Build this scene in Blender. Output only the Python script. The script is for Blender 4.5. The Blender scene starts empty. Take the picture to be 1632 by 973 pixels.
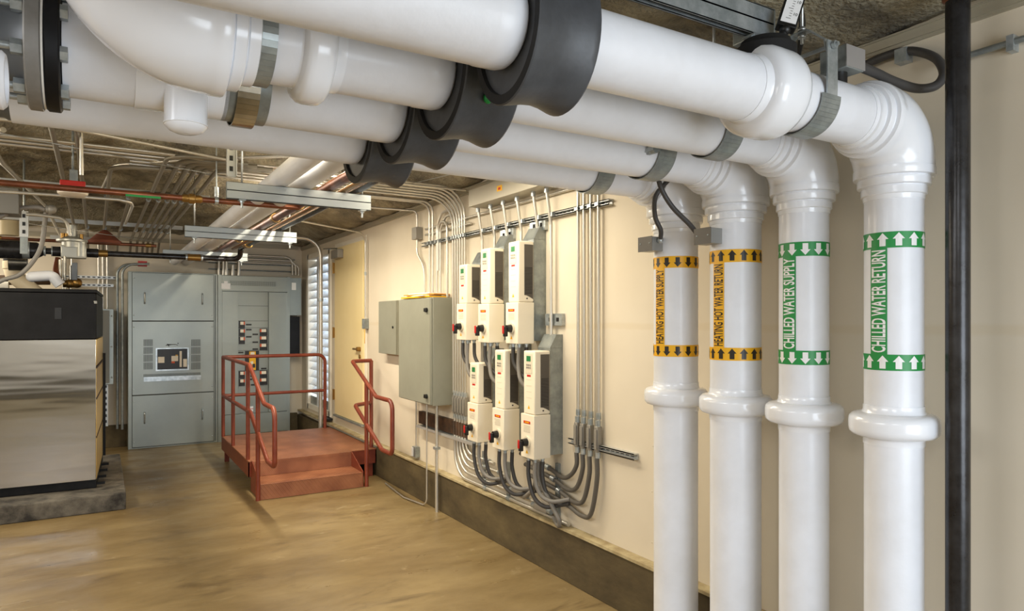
import bpy, bmesh, math, random
from mathutils import Vector, Matrix
random.seed(7)
SC = bpy.context.scene
COL = SC.collection
PI = math.pi

# ------------------------------------------------------------------ camera
F, CX, HY = 1085.0, 816.0, 510.0          # focal length in px, centre, horizon (1632 x 973 frame)
TH = math.radians(31.27); S, C = math.sin(TH), math.cos(TH)
CAMZ = 1.9
cd = bpy.data.cameras.new('camera'); cam = bpy.data.objects.new('camera', cd); COL.objects.link(cam)
cam.location = (0, 0, CAMZ); cam.rotation_euler = (PI / 2, 0, -TH)
cd.sensor_width = 36; cd.sensor_fit = 'HORIZONTAL'; cd.lens = 36 * F / 1632
cd.shift_y = (HY - 486.5) / 1632; cd.clip_start = 0.02; cd.clip_end = 100
SC.camera = cam
SC.view_settings.view_transform = 'Standard'; SC.view_settings.look = 'None'
SC.view_settings.gamma = 1; SC.view_settings.use_curve_mapping = False
SC.view_settings.exposure = 0.0
# ------------------------------------------------------------------ light
w = bpy.data.worlds.new('sky'); SC.world = w; w.use_nodes = True
bg = w.node_tree.nodes['Background']; bg.inputs[0].default_value = (0.72, 0.84, 1.0, 1); bg.inputs[1].default_value = 0.7

def area(loc, size, energy, col, rot):
    l = bpy.data.lights.new('lamp', 'AREA'); l.shape = 'RECTANGLE'; l.size, l.size_y = size
    l.energy = energy; l.color = col
    o = bpy.data.objects.new('lamp', l); COL.objects.link(o); o.location = loc; o.rotation_euler = rot
    return o
WARM = (1.0, 0.89, 0.70)
area((-1.6, -1.2, 3.05), (1.6, 1.2), 85, (0.93, 0.96, 1.0), (0, 0, 0))  # added unseen light on the front wall, brightens its reflection in the boiler
area((1.5, -2.9, 1.45), (2.7, 2.5), 150, (0.84, 0.92, 1.0), (math.radians(90), 0, 0))       # daylight in the open doorway behind
area((1.75, 4.15, 3.0), (1.4, 0.5), 34, WARM, (0, 0, 0))
area((0.7, 3.9, 2.96), (2.2, 0.3), 52, WARM, (math.radians(180), 0, 0))  # added uplight tucked behind the pipes to brighten the ceiling
area((1.6, 6.9, 3.10), (0.07, 3.2), 120, WARM, (0, 0, 0))
area((1.6, 6.9, 3.115), (0.07, 3.2), 16, WARM, (math.radians(180), 0, 0))  # added upward emitter, lifts the ceiling above the strip
area((1.9, 4.6, 3.05), (1.2, 0.4), 18, WARM, (0, 0, 0))                                     # added warm fill near the drives, hidden behind the pipes
area((-1.9, 6.3, 3.05), (0.6, 3.0), 92, WARM, (0, math.radians(-22), 0))
area((-1.7, 10.3, 3.0), (0.5, 2.0), 42, (1.0, 0.90, 0.74), (0, math.radians(-30), 0))
area((-2.2, 7.0, 2.6), (1.0, 3.0), 48, WARM, (0, math.radians(150), 0))  # added uplight out of view, brightens the left part of the ceiling
area((-3.0, 2.0, 3.0), (0.8, 2.4), 75, (0.97, 0.98, 1.0), (0, math.radians(-40), 0))
area((3.6, 10.75, 1.8), (1.3, 2.4), 42, (0.85, 0.93, 1.0), (math.radians(90), 0, math.radians(90)))  # daylight behind the louvres

# ------------------------------------------------------------------ projection helpers (photo pixel -> point on a real plane)
def ray(px, py):
    t = (px - CX) / F
    return Vector((S + C * t, C - S * t, (HY - py) / F))
def at(px, py, x=None, y=None, z=None):
    r = ray(px, py)
    k = x / r.x if x is not None else (y / r.y if y is not None else (z - CAMZ) / r.z)
    return Vector((r.x * k, r.y * k, CAMZ + r.z * k))

# ------------------------------------------------------------------ materials
def lin(c): return tuple(((v / 255) / 12.92 if v / 255 <= 0.04045 else ((v / 255 + 0.055) / 1.055) ** 2.4) for v in c) + (1,)
MATS = {}
def mat(name, col, rough=0.5, metal=0.0, var=None, vscale=3.0, bump=0.0, bscale=40.0, stretch=(1, 1, 1), detail=4, coat=0.0, vdist=(0.35, 0.65), bdist=0.01, spec=None):
    if name in MATS: return MATS[name]
    m = bpy.data.materials.new(name); m.use_nodes = True; nt = m.node_tree; N, L = nt.nodes, nt.links
    b = N['Principled BSDF']; b.inputs['Base Color'].default_value = lin(col)
    b.inputs['Roughness'].default_value = rough; b.inputs['Metallic'].default_value = metal
    if spec is not None: b.inputs['Specular IOR Level'].default_value = spec
    if coat: b.inputs['Coat Weight'].default_value = coat; b.inputs['Coat Roughness'].default_value = 0.12
    tc = N.new('ShaderNodeTexCoord'); mp = N.new('ShaderNodeMapping'); mp.inputs['Scale'].default_value = stretch
    L.new(tc.outputs['Object'], mp.inputs['Vector'])
    if var:
        n = N.new('ShaderNodeTexNoise'); n.inputs['Scale'].default_value = vscale; n.inputs['Detail'].default_value = detail
        n.inputs['Roughness'].default_value = 0.65
        r = N.new('ShaderNodeValToRGB'); r.color_ramp.elements[0].position = vdist[0]; r.color_ramp.elements[1].position = vdist[1]
        r.color_ramp.elements[0].color = lin(var); r.color_ramp.elements[1].color = lin(col)
        L.new(mp.outputs[0], n.inputs['Vector']); L.new(n.outputs['Fac'], r.inputs[0]); L.new(r.outputs[0], b.inputs['Base Color'])
    if bump:
        n2 = N.new('ShaderNodeTexNoise'); n2.inputs['Scale'].default_value = bscale; n2.inputs['Detail'].default_value = 3
        bp = N.new('ShaderNodeBump'); bp.inputs['Strength'].default_value = bump; bp.inputs['Distance'].default_value = bdist
        L.new(mp.outputs[0], n2.inputs['Vector']); L.new(n2.outputs['Fac'], bp.inputs['Height']); L.new(bp.outputs[0], b.inputs['Normal'])
    MATS[name] = m; return m

canvas = mat('white_canvas', (235, 238, 245), 0.42, var=(225, 227, 232), vscale=2.5, bump=0.10, bscale=35, coat=0.15)
pvc = mat('white_pvc', (238, 241, 247), 0.22, coat=0.4)
foam = mat('grey_foam', (72, 75, 80), 0.45, var=(58, 60, 64), vscale=9, bump=0.05, bscale=60)
foam_b = mat('black_foam', (14, 13, 13), 0.8)
galv = mat('galvanised', (190, 196, 198), 0.3, 0.55, var=(150, 158, 160), vscale=14)
galv_d = mat('dull_galvanised', (156, 162, 160), 0.33, 0.45, var=(126, 132, 132), vscale=10)
nickel = mat('nickel_band', (190, 186, 176), 0.22, 0.95, var=(150, 146, 134), vscale=8)
emt = mat('conduit_steel', (206, 202, 192), 0.33, 0.7)
strutm = mat('strut_steel', (196, 198, 196), 0.38, 0.55)
alum = mat('cast_fitting', (150, 146, 138), 0.5, 0.4)
flexm = mat('flex_conduit', (128, 124, 118), 0.45)
flexd = mat('dark_flex_conduit', (66, 64, 63), 0.5)
copper = mat('copper', (140, 86, 60), 0.3, 0.6, var=(98, 58, 42), vscale=7)
brass = mat('brass', (150, 116, 62), 0.35, 0.8)
blackpipe = mat('black_steel', (56, 56, 58), 0.26, 0.4, var=(34, 32, 32), vscale=10, bump=0.06, bscale=30)
blackm = mat('black_paint', (12, 12, 13), 0.5, var=(24, 24, 26), vscale=5, spec=.22)
black = mat('black_plastic', (18, 18, 18), 0.4)
red = mat('red_plastic', (190, 30, 22), 0.35)
redpaint = mat('oxide_paint', (128, 60, 40), 0.38, var=(108, 44, 28), vscale=5, bump=0.05, bscale=40)
cream = mat('drive_case', (236, 226, 204), 0.4)
creamd = mat('drive_recess', (214, 204, 182), 0.5)
grille = mat('drive_grille', (84, 78, 70), 0.6)
cabg = mat('cabinet_grey', (146, 146, 132), 0.42, var=(138, 138, 124), vscale=2)
cabg2 = mat('cabinet_edge', (110, 110, 102), 0.45)
swb = mat('switchboard_grey', (152, 158, 152), 0.32, 0.3, var=(142, 149, 145), vscale=1.2)
swb_d = mat('switchboard_gap', (62, 68, 68), 0.6)
steel = mat('polished_steel', (200, 204, 210), 0.09, 1.0, bump=0.35, bscale=1.0, stretch=(0.35, 0.35, 2.4), bdist=.02)
paper = mat('paper', (238, 234, 224), 0.7)
yellow = mat('yellow_print', (238, 178, 10), 0.4)
green = mat('green_print', (14, 140, 62), 0.4)
white = mat('white_print', (240, 240, 240), 0.4)
blackp = mat('black_print', (30, 22, 10), 0.4)
orange = mat('orange_print', (214, 84, 30), 0.5)
lcd = mat('green_display', (40, 120, 70), 0.3)
doorm = mat('door_paint', (240, 222, 172), 0.5, var=(234, 214, 160), vscale=1.0)
framep = mat('frame_paint', (234, 228, 214), 0.5)
whitebox = mat('aluminium_slat', (226, 230, 234), 0.35, 0.2)
rust = mat('rusty_steel', (92, 66, 48), 0.6, 0.3, var=(52, 40, 32), vscale=12)
greyflange = mat('grey_flange', (138, 136, 132), 0.5, 0.3, var=(122, 118, 112), vscale=9)
castgrey = mat('grey_iron', (98, 102, 106), 0.45, 0.3)
conc_d = mat('dark_concrete', (104, 90, 60), 0.75, var=(56, 46, 28), vscale=2.6, bump=0.25, bscale=14, stretch=(1, .6, 1.3), detail=8, vdist=(0.3, 0.72))
pad_m = mat('pad_concrete', (112, 106, 96), 0.8, var=(38, 35, 32), vscale=4, bump=0.4, bscale=18, detail=8, vdist=(0.35, 0.62))
ledge = mat('ledge_concrete', (190, 176, 138), 0.7, var=(150, 132, 96), vscale=8)
rod = mat('threaded_rod', (180, 182, 180), 0.35, 0.8)

def floor_mat():
    m = bpy.data.materials.new('stained_floor'); m.use_nodes = True; nt = m.node_tree; N, L = nt.nodes, nt.links
    b = N['Principled BSDF']; tc = N.new('ShaderNodeTexCoord')
    mp = N.new('ShaderNodeMapping'); mp.inputs['Scale'].default_value = (0.55, 1.3, 1); mp.inputs['Rotation'].default_value = (0, 0, 0.12)
    L.new(tc.outputs['Object'], mp.inputs[0])
    def noise(sc, det, e0, e1, src=mp.outputs[0]):
        n = N.new('ShaderNodeTexNoise'); n.inputs['Scale'].default_value = sc; n.inputs['Detail'].default_value = det; n.inputs['Roughness'].default_value = .68
        n.inputs['Distortion'].default_value = .5
        L.new(src, n.inputs['Vector']); r = N.new('ShaderNodeMapRange'); r.inputs[1].default_value = e0; r.inputs[2].default_value = e1
        L.new(n.outputs['Fac'], r.inputs[0]); return r.outputs[0]
    def mix(f, a, b_):
        x = N.new('ShaderNodeMix'); x.data_type = 'RGBA'; L.new(f, x.inputs[0])
        for k, v in ((6, a), (7, b_)):
            if isinstance(v, tuple): x.inputs[k].default_value = v
            else: L.new(v, x.inputs[k])
        return x.outputs[2]
    c1 = mix(noise(1.3, 8, .35, .68), lin((112, 92, 58)), lin((146, 126, 88)))
    c2 = mix(noise(2.8, 9, .56, .72), c1, lin((92, 74, 46)))
    c3 = mix(noise(5.0, 6, .62, .78), c2, lin((176, 160, 126)))
    c4 = mix(noise(7.5, 4, .68, .8), c3, lin((92, 72, 46)))
    L.new(c4, b.inputs['Base Color'])
    rr = N.new('ShaderNodeMapRange'); rr.inputs[3].default_value = .26; rr.inputs[4].default_value = .5
    L.new(noise(3.2, 5, .3, .7), rr.inputs[0]); L.new(rr.outputs[0], b.inputs['Roughness'])
    bp = N.new('ShaderNodeBump'); bp.inputs['Strength'].default_value = .06; L.new(noise(9, 4, 0, 1), bp.inputs['Height']); L.new(bp.outputs[0], b.inputs['Normal'])
    return m
floor_m = floor_mat()

def ceil_mat():
    m = bpy.data.materials.new('sprayed_fireproofing'); m.use_nodes = True; nt = m.node_tree; N, L = nt.nodes, nt.links
    b = N['Principled BSDF']; b.inputs['Roughness'].default_value = .95; tc = N.new('ShaderNodeTexCoord')
    n = N.new('ShaderNodeTexNoise'); n.inputs['Scale'].default_value = 2.2; n.inputs['Detail'].default_value = 7; n.inputs['Roughness'].default_value = .75
    r = N.new('ShaderNodeValToRGB'); e = r.color_ramp.elements; e[0].position = .35; e[0].color = lin((92, 86, 74)); e[1].position = .68; e[1].color = lin((178, 168, 140))
    n2 = N.new('ShaderNodeTexNoise'); n2.inputs['Scale'].default_value = 45; n2.inputs['Detail'].default_value = 5
    bp = N.new('ShaderNodeBump'); bp.inputs['Strength'].default_value = 1.0; bp.inputs['Distance'].default_value = .03
    L.new(tc.outputs['Object'], n.inputs[0]); L.new(tc.outputs['Object'], n2.inputs[0]); L.new(n.outputs[0], r.inputs[0]); L.new(r.outputs[0], b.inputs['Base Color'])
    L.new(n2.outputs[0], bp.inputs['Height']); L.new(bp.outputs[0], b.inputs['Normal']); return m
ceil_m = ceil_mat()

def wall_mat():
    m = bpy.data.materials.new('painted_board'); m.use_nodes = True; nt = m.node_tree; N, L = nt.nodes, nt.links
    b = N['Principled BSDF']; b.inputs['Roughness'].default_value = .6; tc = N.new('ShaderNodeTexCoord')
    n = N.new('ShaderNodeTexNoise'); n.inputs['Scale'].default_value = 1.1; n.inputs['Detail'].default_value = 5
    r = N.new('ShaderNodeValToRGB'); e = r.color_ramp.elements; e[0].position = .3; e[0].color = lin((214, 203, 182)); e[1].position = .7; e[1].color = lin((225, 215, 196))
    L.new(tc.outputs['Object'], n.inputs[0]); L.new(n.outputs[0], r.inputs[0])
    sx = N.new('ShaderNodeSeparateXYZ'); L.new(tc.outputs['Object'], sx.inputs[0])                      # taped joint stain
    n3 = N.new('ShaderNodeTexNoise'); n3.inputs['Scale'].default_value = 3; L.new(tc.outputs['Object'], n3.inputs[0])
    ad = N.new('ShaderNodeMath'); ad.operation = 'MULTIPLY_ADD'; ad.inputs[1].default_value = .05; L.new(n3.outputs[0], ad.inputs[0]); L.new(sx.outputs[2], ad.inputs[2])
    s1 = N.new('ShaderNodeMath'); s1.operation = 'SUBTRACT'; s1.inputs[1].default_value = 1.885; L.new(ad.outputs[0], s1.inputs[0])
    s2 = N.new('ShaderNodeMath'); s2.operation = 'ABSOLUTE'; L.new(s1.outputs[0], s2.inputs[0])
    mr = N.new('ShaderNodeMapRange'); mr.inputs[1].default_value = .012; mr.inputs[2].default_value = .028; mr.inputs[3].default_value = .22; mr.inputs[4].default_value = 0
    L.new(s2.outputs[0], mr.inputs[0])
    mx = N.new('ShaderNodeMix'); mx.data_type = 'RGBA'; L.new(mr.outputs[0], mx.inputs[0]); L.new(r.outputs[0], mx.inputs[6]); mx.inputs[7].default_value = lin((206, 186, 146))
    L.new(mx.outputs[2], b.inputs['Base Color']); return m
wall_m = wall_mat()

def tread_mat():
    m = bpy.data.materials.new('oxide_treadplate'); m.use_nodes = True; nt = m.node_tree; N, L = nt.nodes, nt.links
    b = N['Principled BSDF']; b.inputs['Roughness'].default_value = .4; tc = N.new('ShaderNodeTexCoord')
    n = N.new('ShaderNodeTexNoise'); n.inputs['Scale'].default_value = 4; r = N.new('ShaderNodeValToRGB')
    e = r.color_ramp.elements; e[0].position = .35; e[0].color = lin((128, 78, 54)); e[1].position = .65; e[1].color = lin((156, 102, 72))
    L.new(tc.outputs['Object'], n.inputs[0]); L.new(n.outputs[0], r.inputs[0]); L.new(r.outputs[0], b.inputs['Base Color'])
    outs = []
    for ang in (PI / 4, -PI / 4):
        mp = N.new('ShaderNodeMapping'); mp.inputs['Rotation'].default_value = (ang, 0, ang); L.new(tc.outputs['Object'], mp.inputs[0])
        wv = N.new('ShaderNodeTexWave'); wv.inputs['Scale'].default_value = 11; wv.bands_direction = 'X'; L.new(mp.outputs[0], wv.inputs[0]); outs.append(wv.outputs['Fac'])
    mu = N.new('ShaderNodeMath'); mu.operation = 'MULTIPLY'; L.new(outs[0], mu.inputs[0]); L.new(outs[1], mu.inputs[1])
    bp = N.new('ShaderNodeBump'); bp.inputs['Strength'].default_value = .7; bp.inputs['Distance'].default_value = .006
    L.new(mu.outputs[0], bp.inputs['Height']); L.new(bp.outputs[0], b.inputs['Normal']); return m
tread = tread_mat()

# ------------------------------------------------------------------ mesh builder
def V(*a): return Vector(a)
def fillet(pts, rad, n=8):
    pts = [Vector(p) for p in pts]; out = [pts[0]]
    for i in range(1, len(pts) - 1):
        a, b, c = pts[i - 1], pts[i], pts[i + 1]
        r_ = rad[i - 1] if isinstance(rad, (list, tuple)) else rad
        d1, d2 = (a - b), (c - b); l1, l2 = d1.length, d2.length; d1.normalize(); d2.normalize()
        ang = d1.angle(d2)
        if ang > PI - .02 or r_ <= 0: out.append(b); continue
        k = min(r_ / math.tan(ang / 2), l1 * .49, l2 * .49); rr = k * math.tan(ang / 2)
        cen = b + (d1 + d2).normalized() * (rr / math.sin(ang / 2))
        p1, p2 = b + d1 * k, b + d2 * k; v1, v2 = p1 - cen, p2 - cen
        ax = v1.cross(v2).normalized(); tot = v1.angle(v2)
        for j in range(n + 1): out.append(cen + Matrix.Rotation(tot * j / n, 3, ax) @ v1)
    out.append(pts[-1]); return out
def smooth(pts, n=6):
    pts = [Vector(p) for p in pts]; P = [pts[0] * 2 - pts[1]] + pts + [pts[-1] * 2 - pts[-2]]; out = []
    for i in range(1, len(P) - 2):
        for j in range(n):
            t = j / n; a, b, c, d = P[i - 1:i + 3]
            out.append(.5 * ((2 * b) + (c - a) * t + (2 * a - 5 * b + 4 * c - d) * t * t + (3 * b - a - 3 * c + d) * t ** 3))
    out.append(pts[-1]); return out

class MB:
    def __init__(s): s.bm = bmesh.new(); s.mi = 0; s.sm = set()
    def mat(s, i): s.mi = i; return s
    def face(s, vs, sm=False):
        try: f = s.bm.faces.new(vs)
        except ValueError: return
        f.material_index = s.mi; f.smooth = sm
    def box(s, a, b, bev=0.0):
        x0, x1 = sorted((a[0], b[0])); y0, y1 = sorted((a[1], b[1])); z0, z1 = sorted((a[2], b[2]))
        v = [s.bm.verts.new(p) for p in ((x0,y0,z0),(x1,y0,z0),(x1,y1,z0),(x0,y1,z0),(x0,y0,z1),(x1,y0,z1),(x1,y1,z1),(x0,y1,z1))]
        fs = []
        for q in ((0,3,2,1),(4,5,6,7),(0,1,5,4),(1,2,6,5),(2,3,7,6),(3,0,4,7)):
            f = s.bm.faces.new([v[i] for i in q]); f.material_index = s.mi; fs.append(f)
        if bev:
            es = list({e for f in fs for e in f.edges})
            r = bmesh.ops.bevel(s.bm, geom=es, offset=bev, segments=2, affect='EDGES', profile=.5, material=-1)
            for f in r['faces']: f.smooth = True
        return s
    def prism(s, poly, d0, d1, axis='x'):     # poly in the two other axes, extruded along axis
        def mk(p, d):
            return {'x': (d, p[0], p[1]), 'y': (p[0], d, p[1]), 'z': (p[0], p[1], d)}[axis]
        A = [s.bm.verts.new(mk(p, d0)) for p in poly]; B = [s.bm.verts.new(mk(p, d1)) for p in poly]
        s.face(A); s.face(B[::-1]); n = len(poly)
        for i in range(n): s.face([A[i], B[i], B[(i + 1) % n], A[(i + 1) % n]])
        return s
    def sweep(s, pts, rad, seg=14, cap=True, sm=True, sq=None):
        pts = [Vector(p) for p in pts]; n = len(pts)
        if not isinstance(rad, (list, tuple)): rad = [rad] * n
        T = []
        for i in range(n):
            a, b = pts[max(i - 1, 0)], pts[min(i + 1, n - 1)]; d = b - a
            T.append(d.normalized() if d.length > 1e-9 else (T[-1] if T else V(0, 0, 1)))
        ref = V(0, 0, 1) if abs(T[0].z) < .9 else V(0, 1, 0)
        u = T[0].cross(ref).normalized(); rings = []
        for i in range(n):
            if i:
                ax = T[i - 1].cross(T[i])
                if ax.length > 1e-7: u = Matrix.Rotation(T[i - 1].angle(T[i]), 3, ax.normalized()) @ u
            u = (u - T[i] * u.dot(T[i])).normalized(); v = T[i].cross(u)
            rings.append([s.bm.verts.new(pts[i] + (u * math.cos(2*PI*k/seg) + v * math.sin(2*PI*k/seg)) * rad[i]) for k in range(seg)])
        for a, b in zip(rings, rings[1:]):
            for k in range(seg): s.face([a[k], a[(k + 1) % seg], b[(k + 1) % seg], b[k]], sm)
        if cap: s.face(rings[0][::-1]); s.face(rings[-1])
        return s
    def cyl(s, a, b, r, seg=16, r2=None): return s.sweep([a, b], [r, r if r2 is None else r2], seg)
    def lathe(s, base, axis, prof, seg=32, closed=False, cap=True):    # prof: (distance along axis, radius)
        base = Vector(base); ax = Vector(axis).normalized(); ref = V(0, 0, 1) if abs(ax.z) < .9 else V(1, 0, 0)
        u = ax.cross(ref).normalized(); v = ax.cross(u); rings = []
        for h, r in prof: rings.append([s.bm.verts.new(base + ax * h + (u * math.cos(2*PI*k/seg) + v * math.sin(2*PI*k/seg)) * max(r, 1e-4)) for k in range(seg)])
        m = len(rings)
        for i in range(m if closed else m - 1):
            a, b = rings[i], rings[(i + 1) % m]
            for k in range(seg): s.face([a[k], a[(k + 1) % seg], b[(k + 1) % seg], b[k]], True)
        if not closed and cap:
            if prof[0][1] > 1e-3: s.face(rings[0][::-1])
            if prof[-1][1] > 1e-3: s.face(rings[-1])
        return s
    def ball(s, c, r, seg=12, sc=(1, 1, 1)):
        pr = [(-math.cos(PI * i / 8) * r, math.sin(PI * i / 8) * r) for i in range(9)]
        n0 = len(s.bm.verts); s.lathe((0, 0, 0), (0, 0, 1), pr, seg); s.bm.verts.ensure_lookup_table()
        for v in s.bm.verts[n0:]: v.co = Vector((v.co.x * sc[0] + c[0], v.co.y * sc[1] + c[1], v.co.z * sc[2] + c[2]))
        return s
    def hexn(s, c, axis, r, h): return s.lathe(Vector(c), axis, [(0, r), (h, r)], 6)
    def add_mesh(s, me, fn):
        vs = [s.bm.verts.new(fn(v.co)) for v in me.verts]
        for f in me.faces: s.face([vs[v.index] for v in f.verts])
        return s
    def build(s, name, mats, parent=None, auto=True):
        if not isinstance(mats, (list, tuple)): mats = [mats]
        bm = s.bm; bmesh.ops.recalc_face_normals(bm, faces=bm.faces[:])
        if auto:
            for e in bm.edges:
                if len(e.link_faces) == 2 and e.calc_face_angle(0) > math.radians(40): e.smooth = False
        root = parent; 
        while root is not None and root.parent is not None: root = root.parent
        if root is not None: org = root.location.copy()
        else:
            xs = [v.co for v in bm.verts]
            org = V((min(c.x for c in xs) + max(c.x for c in xs)) / 2, (min(c.y for c in xs) + max(c.y for c in xs)) / 2, min(c.z for c in xs))
        for v in bm.verts: v.co -= org
        me = bpy.data.meshes.new(name); bm.to_mesh(me); bm.free()
        for m in mats: me.materials.append(m)
        o = bpy.data.objects.new(name, me); COL.objects.link(o)
        if parent is None: o.location = org
        else: o.parent = parent
        return o
def tag(o, label, cat, group=None, kind=None):
    o['label'] = label; o['category'] = cat
    if group: o['group'] = group
    if kind: o['kind'] = kind
    return o
def thing(name, loc, label, cat, group=None):
    o = bpy.data.objects.new(name, None); o.empty_display_size = .1; COL.objects.link(o); o.location = Vector(loc)
    return tag(o, label, cat, group)
def struct(o, label=None):
    o['kind'] = 'structure'
    if label: o['label'] = label
    return o

_txt = {}
def text_bm(body, bisect=0.0, bold=0.0):
    cu = bpy.data.curves.new('letters', 'FONT'); cu.body = body; cu.size = 1.0; cu.resolution_u = 3; cu.offset = bold; cu.align_x = 'CENTER'
    ob = bpy.data.objects.new('letters', cu); COL.objects.link(ob)
    dg = bpy.context.evaluated_depsgraph_get(); me = bpy.data.meshes.new_from_object(ob.evaluated_get(dg))
    bm = bmesh.new(); bm.from_mesh(me); COL.objects.unlink(ob); bpy.data.objects.remove(ob); bpy.data.curves.remove(cu); bpy.data.meshes.remove(me)
    if bisect:
        y = -.2
        while y < .9:
            bmesh.ops.bisect_plane(bm, geom=bm.verts[:] + bm.edges[:] + bm.faces[:], plane_co=(0, y, 0), plane_no=(0, 1, 0)); y += bisect
    bm.verts.index_update(); return bm
def bounds(bm):
    xs = [v.co.x for v in bm.verts]; ys = [v.co.y for v in bm.verts]; return min(xs), max(xs), min(ys), max(ys)

# ================================================================== THE ROOM
WX = 2.98      # right wall plane
WY = 11.85     # back wall plane
struct(MB().box((-4.0, -3.0, -.1), (WX + .3, WY + .2, 0)).build('floor', floor_m))
# right wall with openings for the louvre and the door
LY0, LY1, LZ0, LZ1 = 10.16, 11.42, .50, 2.93
m = MB()
for a, b in (((-3.0, 0), (LY0, 3.6)), ((LY1, 0), (WY + .2, 3.6)), ((LY0, 0), (LY1, LZ0)), ((LY0, LZ1), (LY1, 3.6))):
    m.box((WX, a[0], a[1]), (WX + .16, b[0], b[1]))
for yy in (0.75, 1.12, 1.40, 1.78, 2.55, 3.2):
    for k in range(9):
        zz = .5 + k * .31 + random.uniform(-.02, .02)
        m.ball((WX, yy + random.uniform(-.01, .01), zz), .006, 8, (.5, 1, 1))
struct(m.build('wall_right', wall_m))
struct(MB().box((-4.0, WY, 0), (WX + .16, WY + .16, 3.6)).build('wall_back', wall_m))
struct(MB().box((-4.0, -3.0, 0), (-4.16, WY + .16, 3.6)).build('wall_left', wall_m))
struct(MB().box((-4.16, -3.16, 0), (.1, -3.0, 3.6)).box((.1, -3.16, 2.75), (2.9, -3.0, 3.6)).box((2.9, -3.16, 0), (WX + .16, -3.0, 3.6)).build('wall_front', wall_m))
struct(MB().box((-4.0, -3.0, 0), (.1, -2.93, .50), .006).build('baseboard_front', conc_d))
# ceiling: sprayed slab with ribs running across the room
def ceil_z(x, y):
    f = (y - 6.4) / 2.45; f = f - math.floor(f)
    rib = 1 - max(0, min(1, (abs(f - .5) - .30) / .06)) if y > 3.4 else 0
    n = .040 * math.sin(x * 5.1 + 1.7 * math.sin(y * 3.3)) * math.sin(y * 6.3 + 1.1 * math.sin(x * 4.1)) + .02 * math.sin(x * 13 + y * 9.7 + 2 * math.sin(y * 7)) + .012 * random.uniform(-1, 1)
    lump = .05 * math.sin(x * 2.3 + 2.1 * math.sin(y * 1.9)) * math.sin(y * 3.1 + x) if y < 3.4 else 0
    edge = min(1, max(0, 1.3 - (WX - x) / .45))
    return (3.235 + .17 * rib) * (1 - edge) + 3.155 * edge + n * (1 - .7 * edge) + lump * (1 - edge)
m = MB(); nx, ny = 116, 235; g = []
for j in range(ny + 1):
    y = -3 + j * (WY + 3.1) / ny
    g.append([m.bm.verts.new((-4.05 + i * (WX + 4.15) / nx, y, ceil_z(-4.05 + i * (WX + 4.15) / nx, y))) for i in range(nx + 1)])
for j in range(ny):
    for i in range(nx): m.face([g[j][i], g[j][i + 1], g[j + 1][i + 1], g[j + 1][i]], True)
struct(m.build('ceiling', ceil_m, auto=False))
struct(MB().box((-4.2, -3.1, 3.55), (WX + .3, WY + .3, 3.65)).build('ceiling_slab', ceil_m))
# curbs
struct(MB().box((WX - .075, -3.0, 0), (WX, 7.98, .365), .006).box((WX - .075, 7.98, 0), (WX, WY, .30), .006).build('baseboard_right', conc_d))
struct(MB().box((WX - .085, -3.0, .366), (WX - .001, WY - .05, .385)).build('trim_3', ledge))
struct(MB().box((-4.0, WY - .07, 0), (WX - .09, WY, .33), .006).build('baseboard_back', conc_d))
tr = mat('trim_steel', (172, 165, 146), .4, .2)
struct(MB().box((WX - .022, -3.0, 3.098), (WX, WY, 3.135)).box((WX - .034, -3.0, 3.135), (WX, WY, 3.142)).box((WX - .012, -3.0, 3.085), (WX, WY, 3.098)).build('trim_1', tr))
struct(MB().box((-4.0, WY - .05, 3.10), (WX - .08, WY, 3.16)).build('trim_2', tr))

# ---- door on the right wall
D0, D1, DZ0, DZ1 = 8.60, 9.84, .54, 2.95
m = MB().box((WX - .012, D1, DZ0), (WX + .0, D1 + .06, DZ1 + .06)).box((WX - .012, D0 - .06, DZ0), (WX, D0, DZ1 + .06)).box((WX - .012, D0, DZ1), (WX, D1, DZ1 + .06))
dr = m.build('door_1', framep); struct(dr)
leaf = MB().box((WX - .035, D0 + .004, DZ0), (WX - .001, D1 - .004, DZ1 - .004), .003).build('door_leaf', doorm, dr)
MB().box((WX - .06, D0, DZ0 - .03), (WX, D1, DZ0 - .004)).build('threshold', galv_d, dr)
for zz in (.82, 1.72, 2.66):
    MB().box((WX - .05, D1 - .012, zz - .075), (WX - .0355, D1 + .035, zz + .075)).cyl((WX - .055, D1 + .006, zz - .08), (WX - .055, D1 + .006, zz + .08), .009).build('hinge', brass, leaf)
m = MB().cyl((WX - .035, D0 + .10, 1.52), (WX - .085, D0 + .10, 1.52), .03).cyl((WX - .085, D0 + .10, 1.52), (WX - .085, D0 + .24, 1.52), .013)
m.cyl((WX - .035, D0 + .10, 1.42), (WX - .05, D0 + .10, 1.42), .028); m.build('lever_handle', brass, leaf)
m = MB().box((WX - .12, D1 - .42, 2.78), (WX - .036, D1 - .10, 2.90), .006); m.build('door_closer', alum, leaf)
MB().sweep([(WX - .1, D1 - .36, 2.91), (WX - .20, D1 - .02, 2.93), (WX - .03, D1 + .3, 2.97)], .009, 8).build('closer_arm', nickel, leaf)

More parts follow.
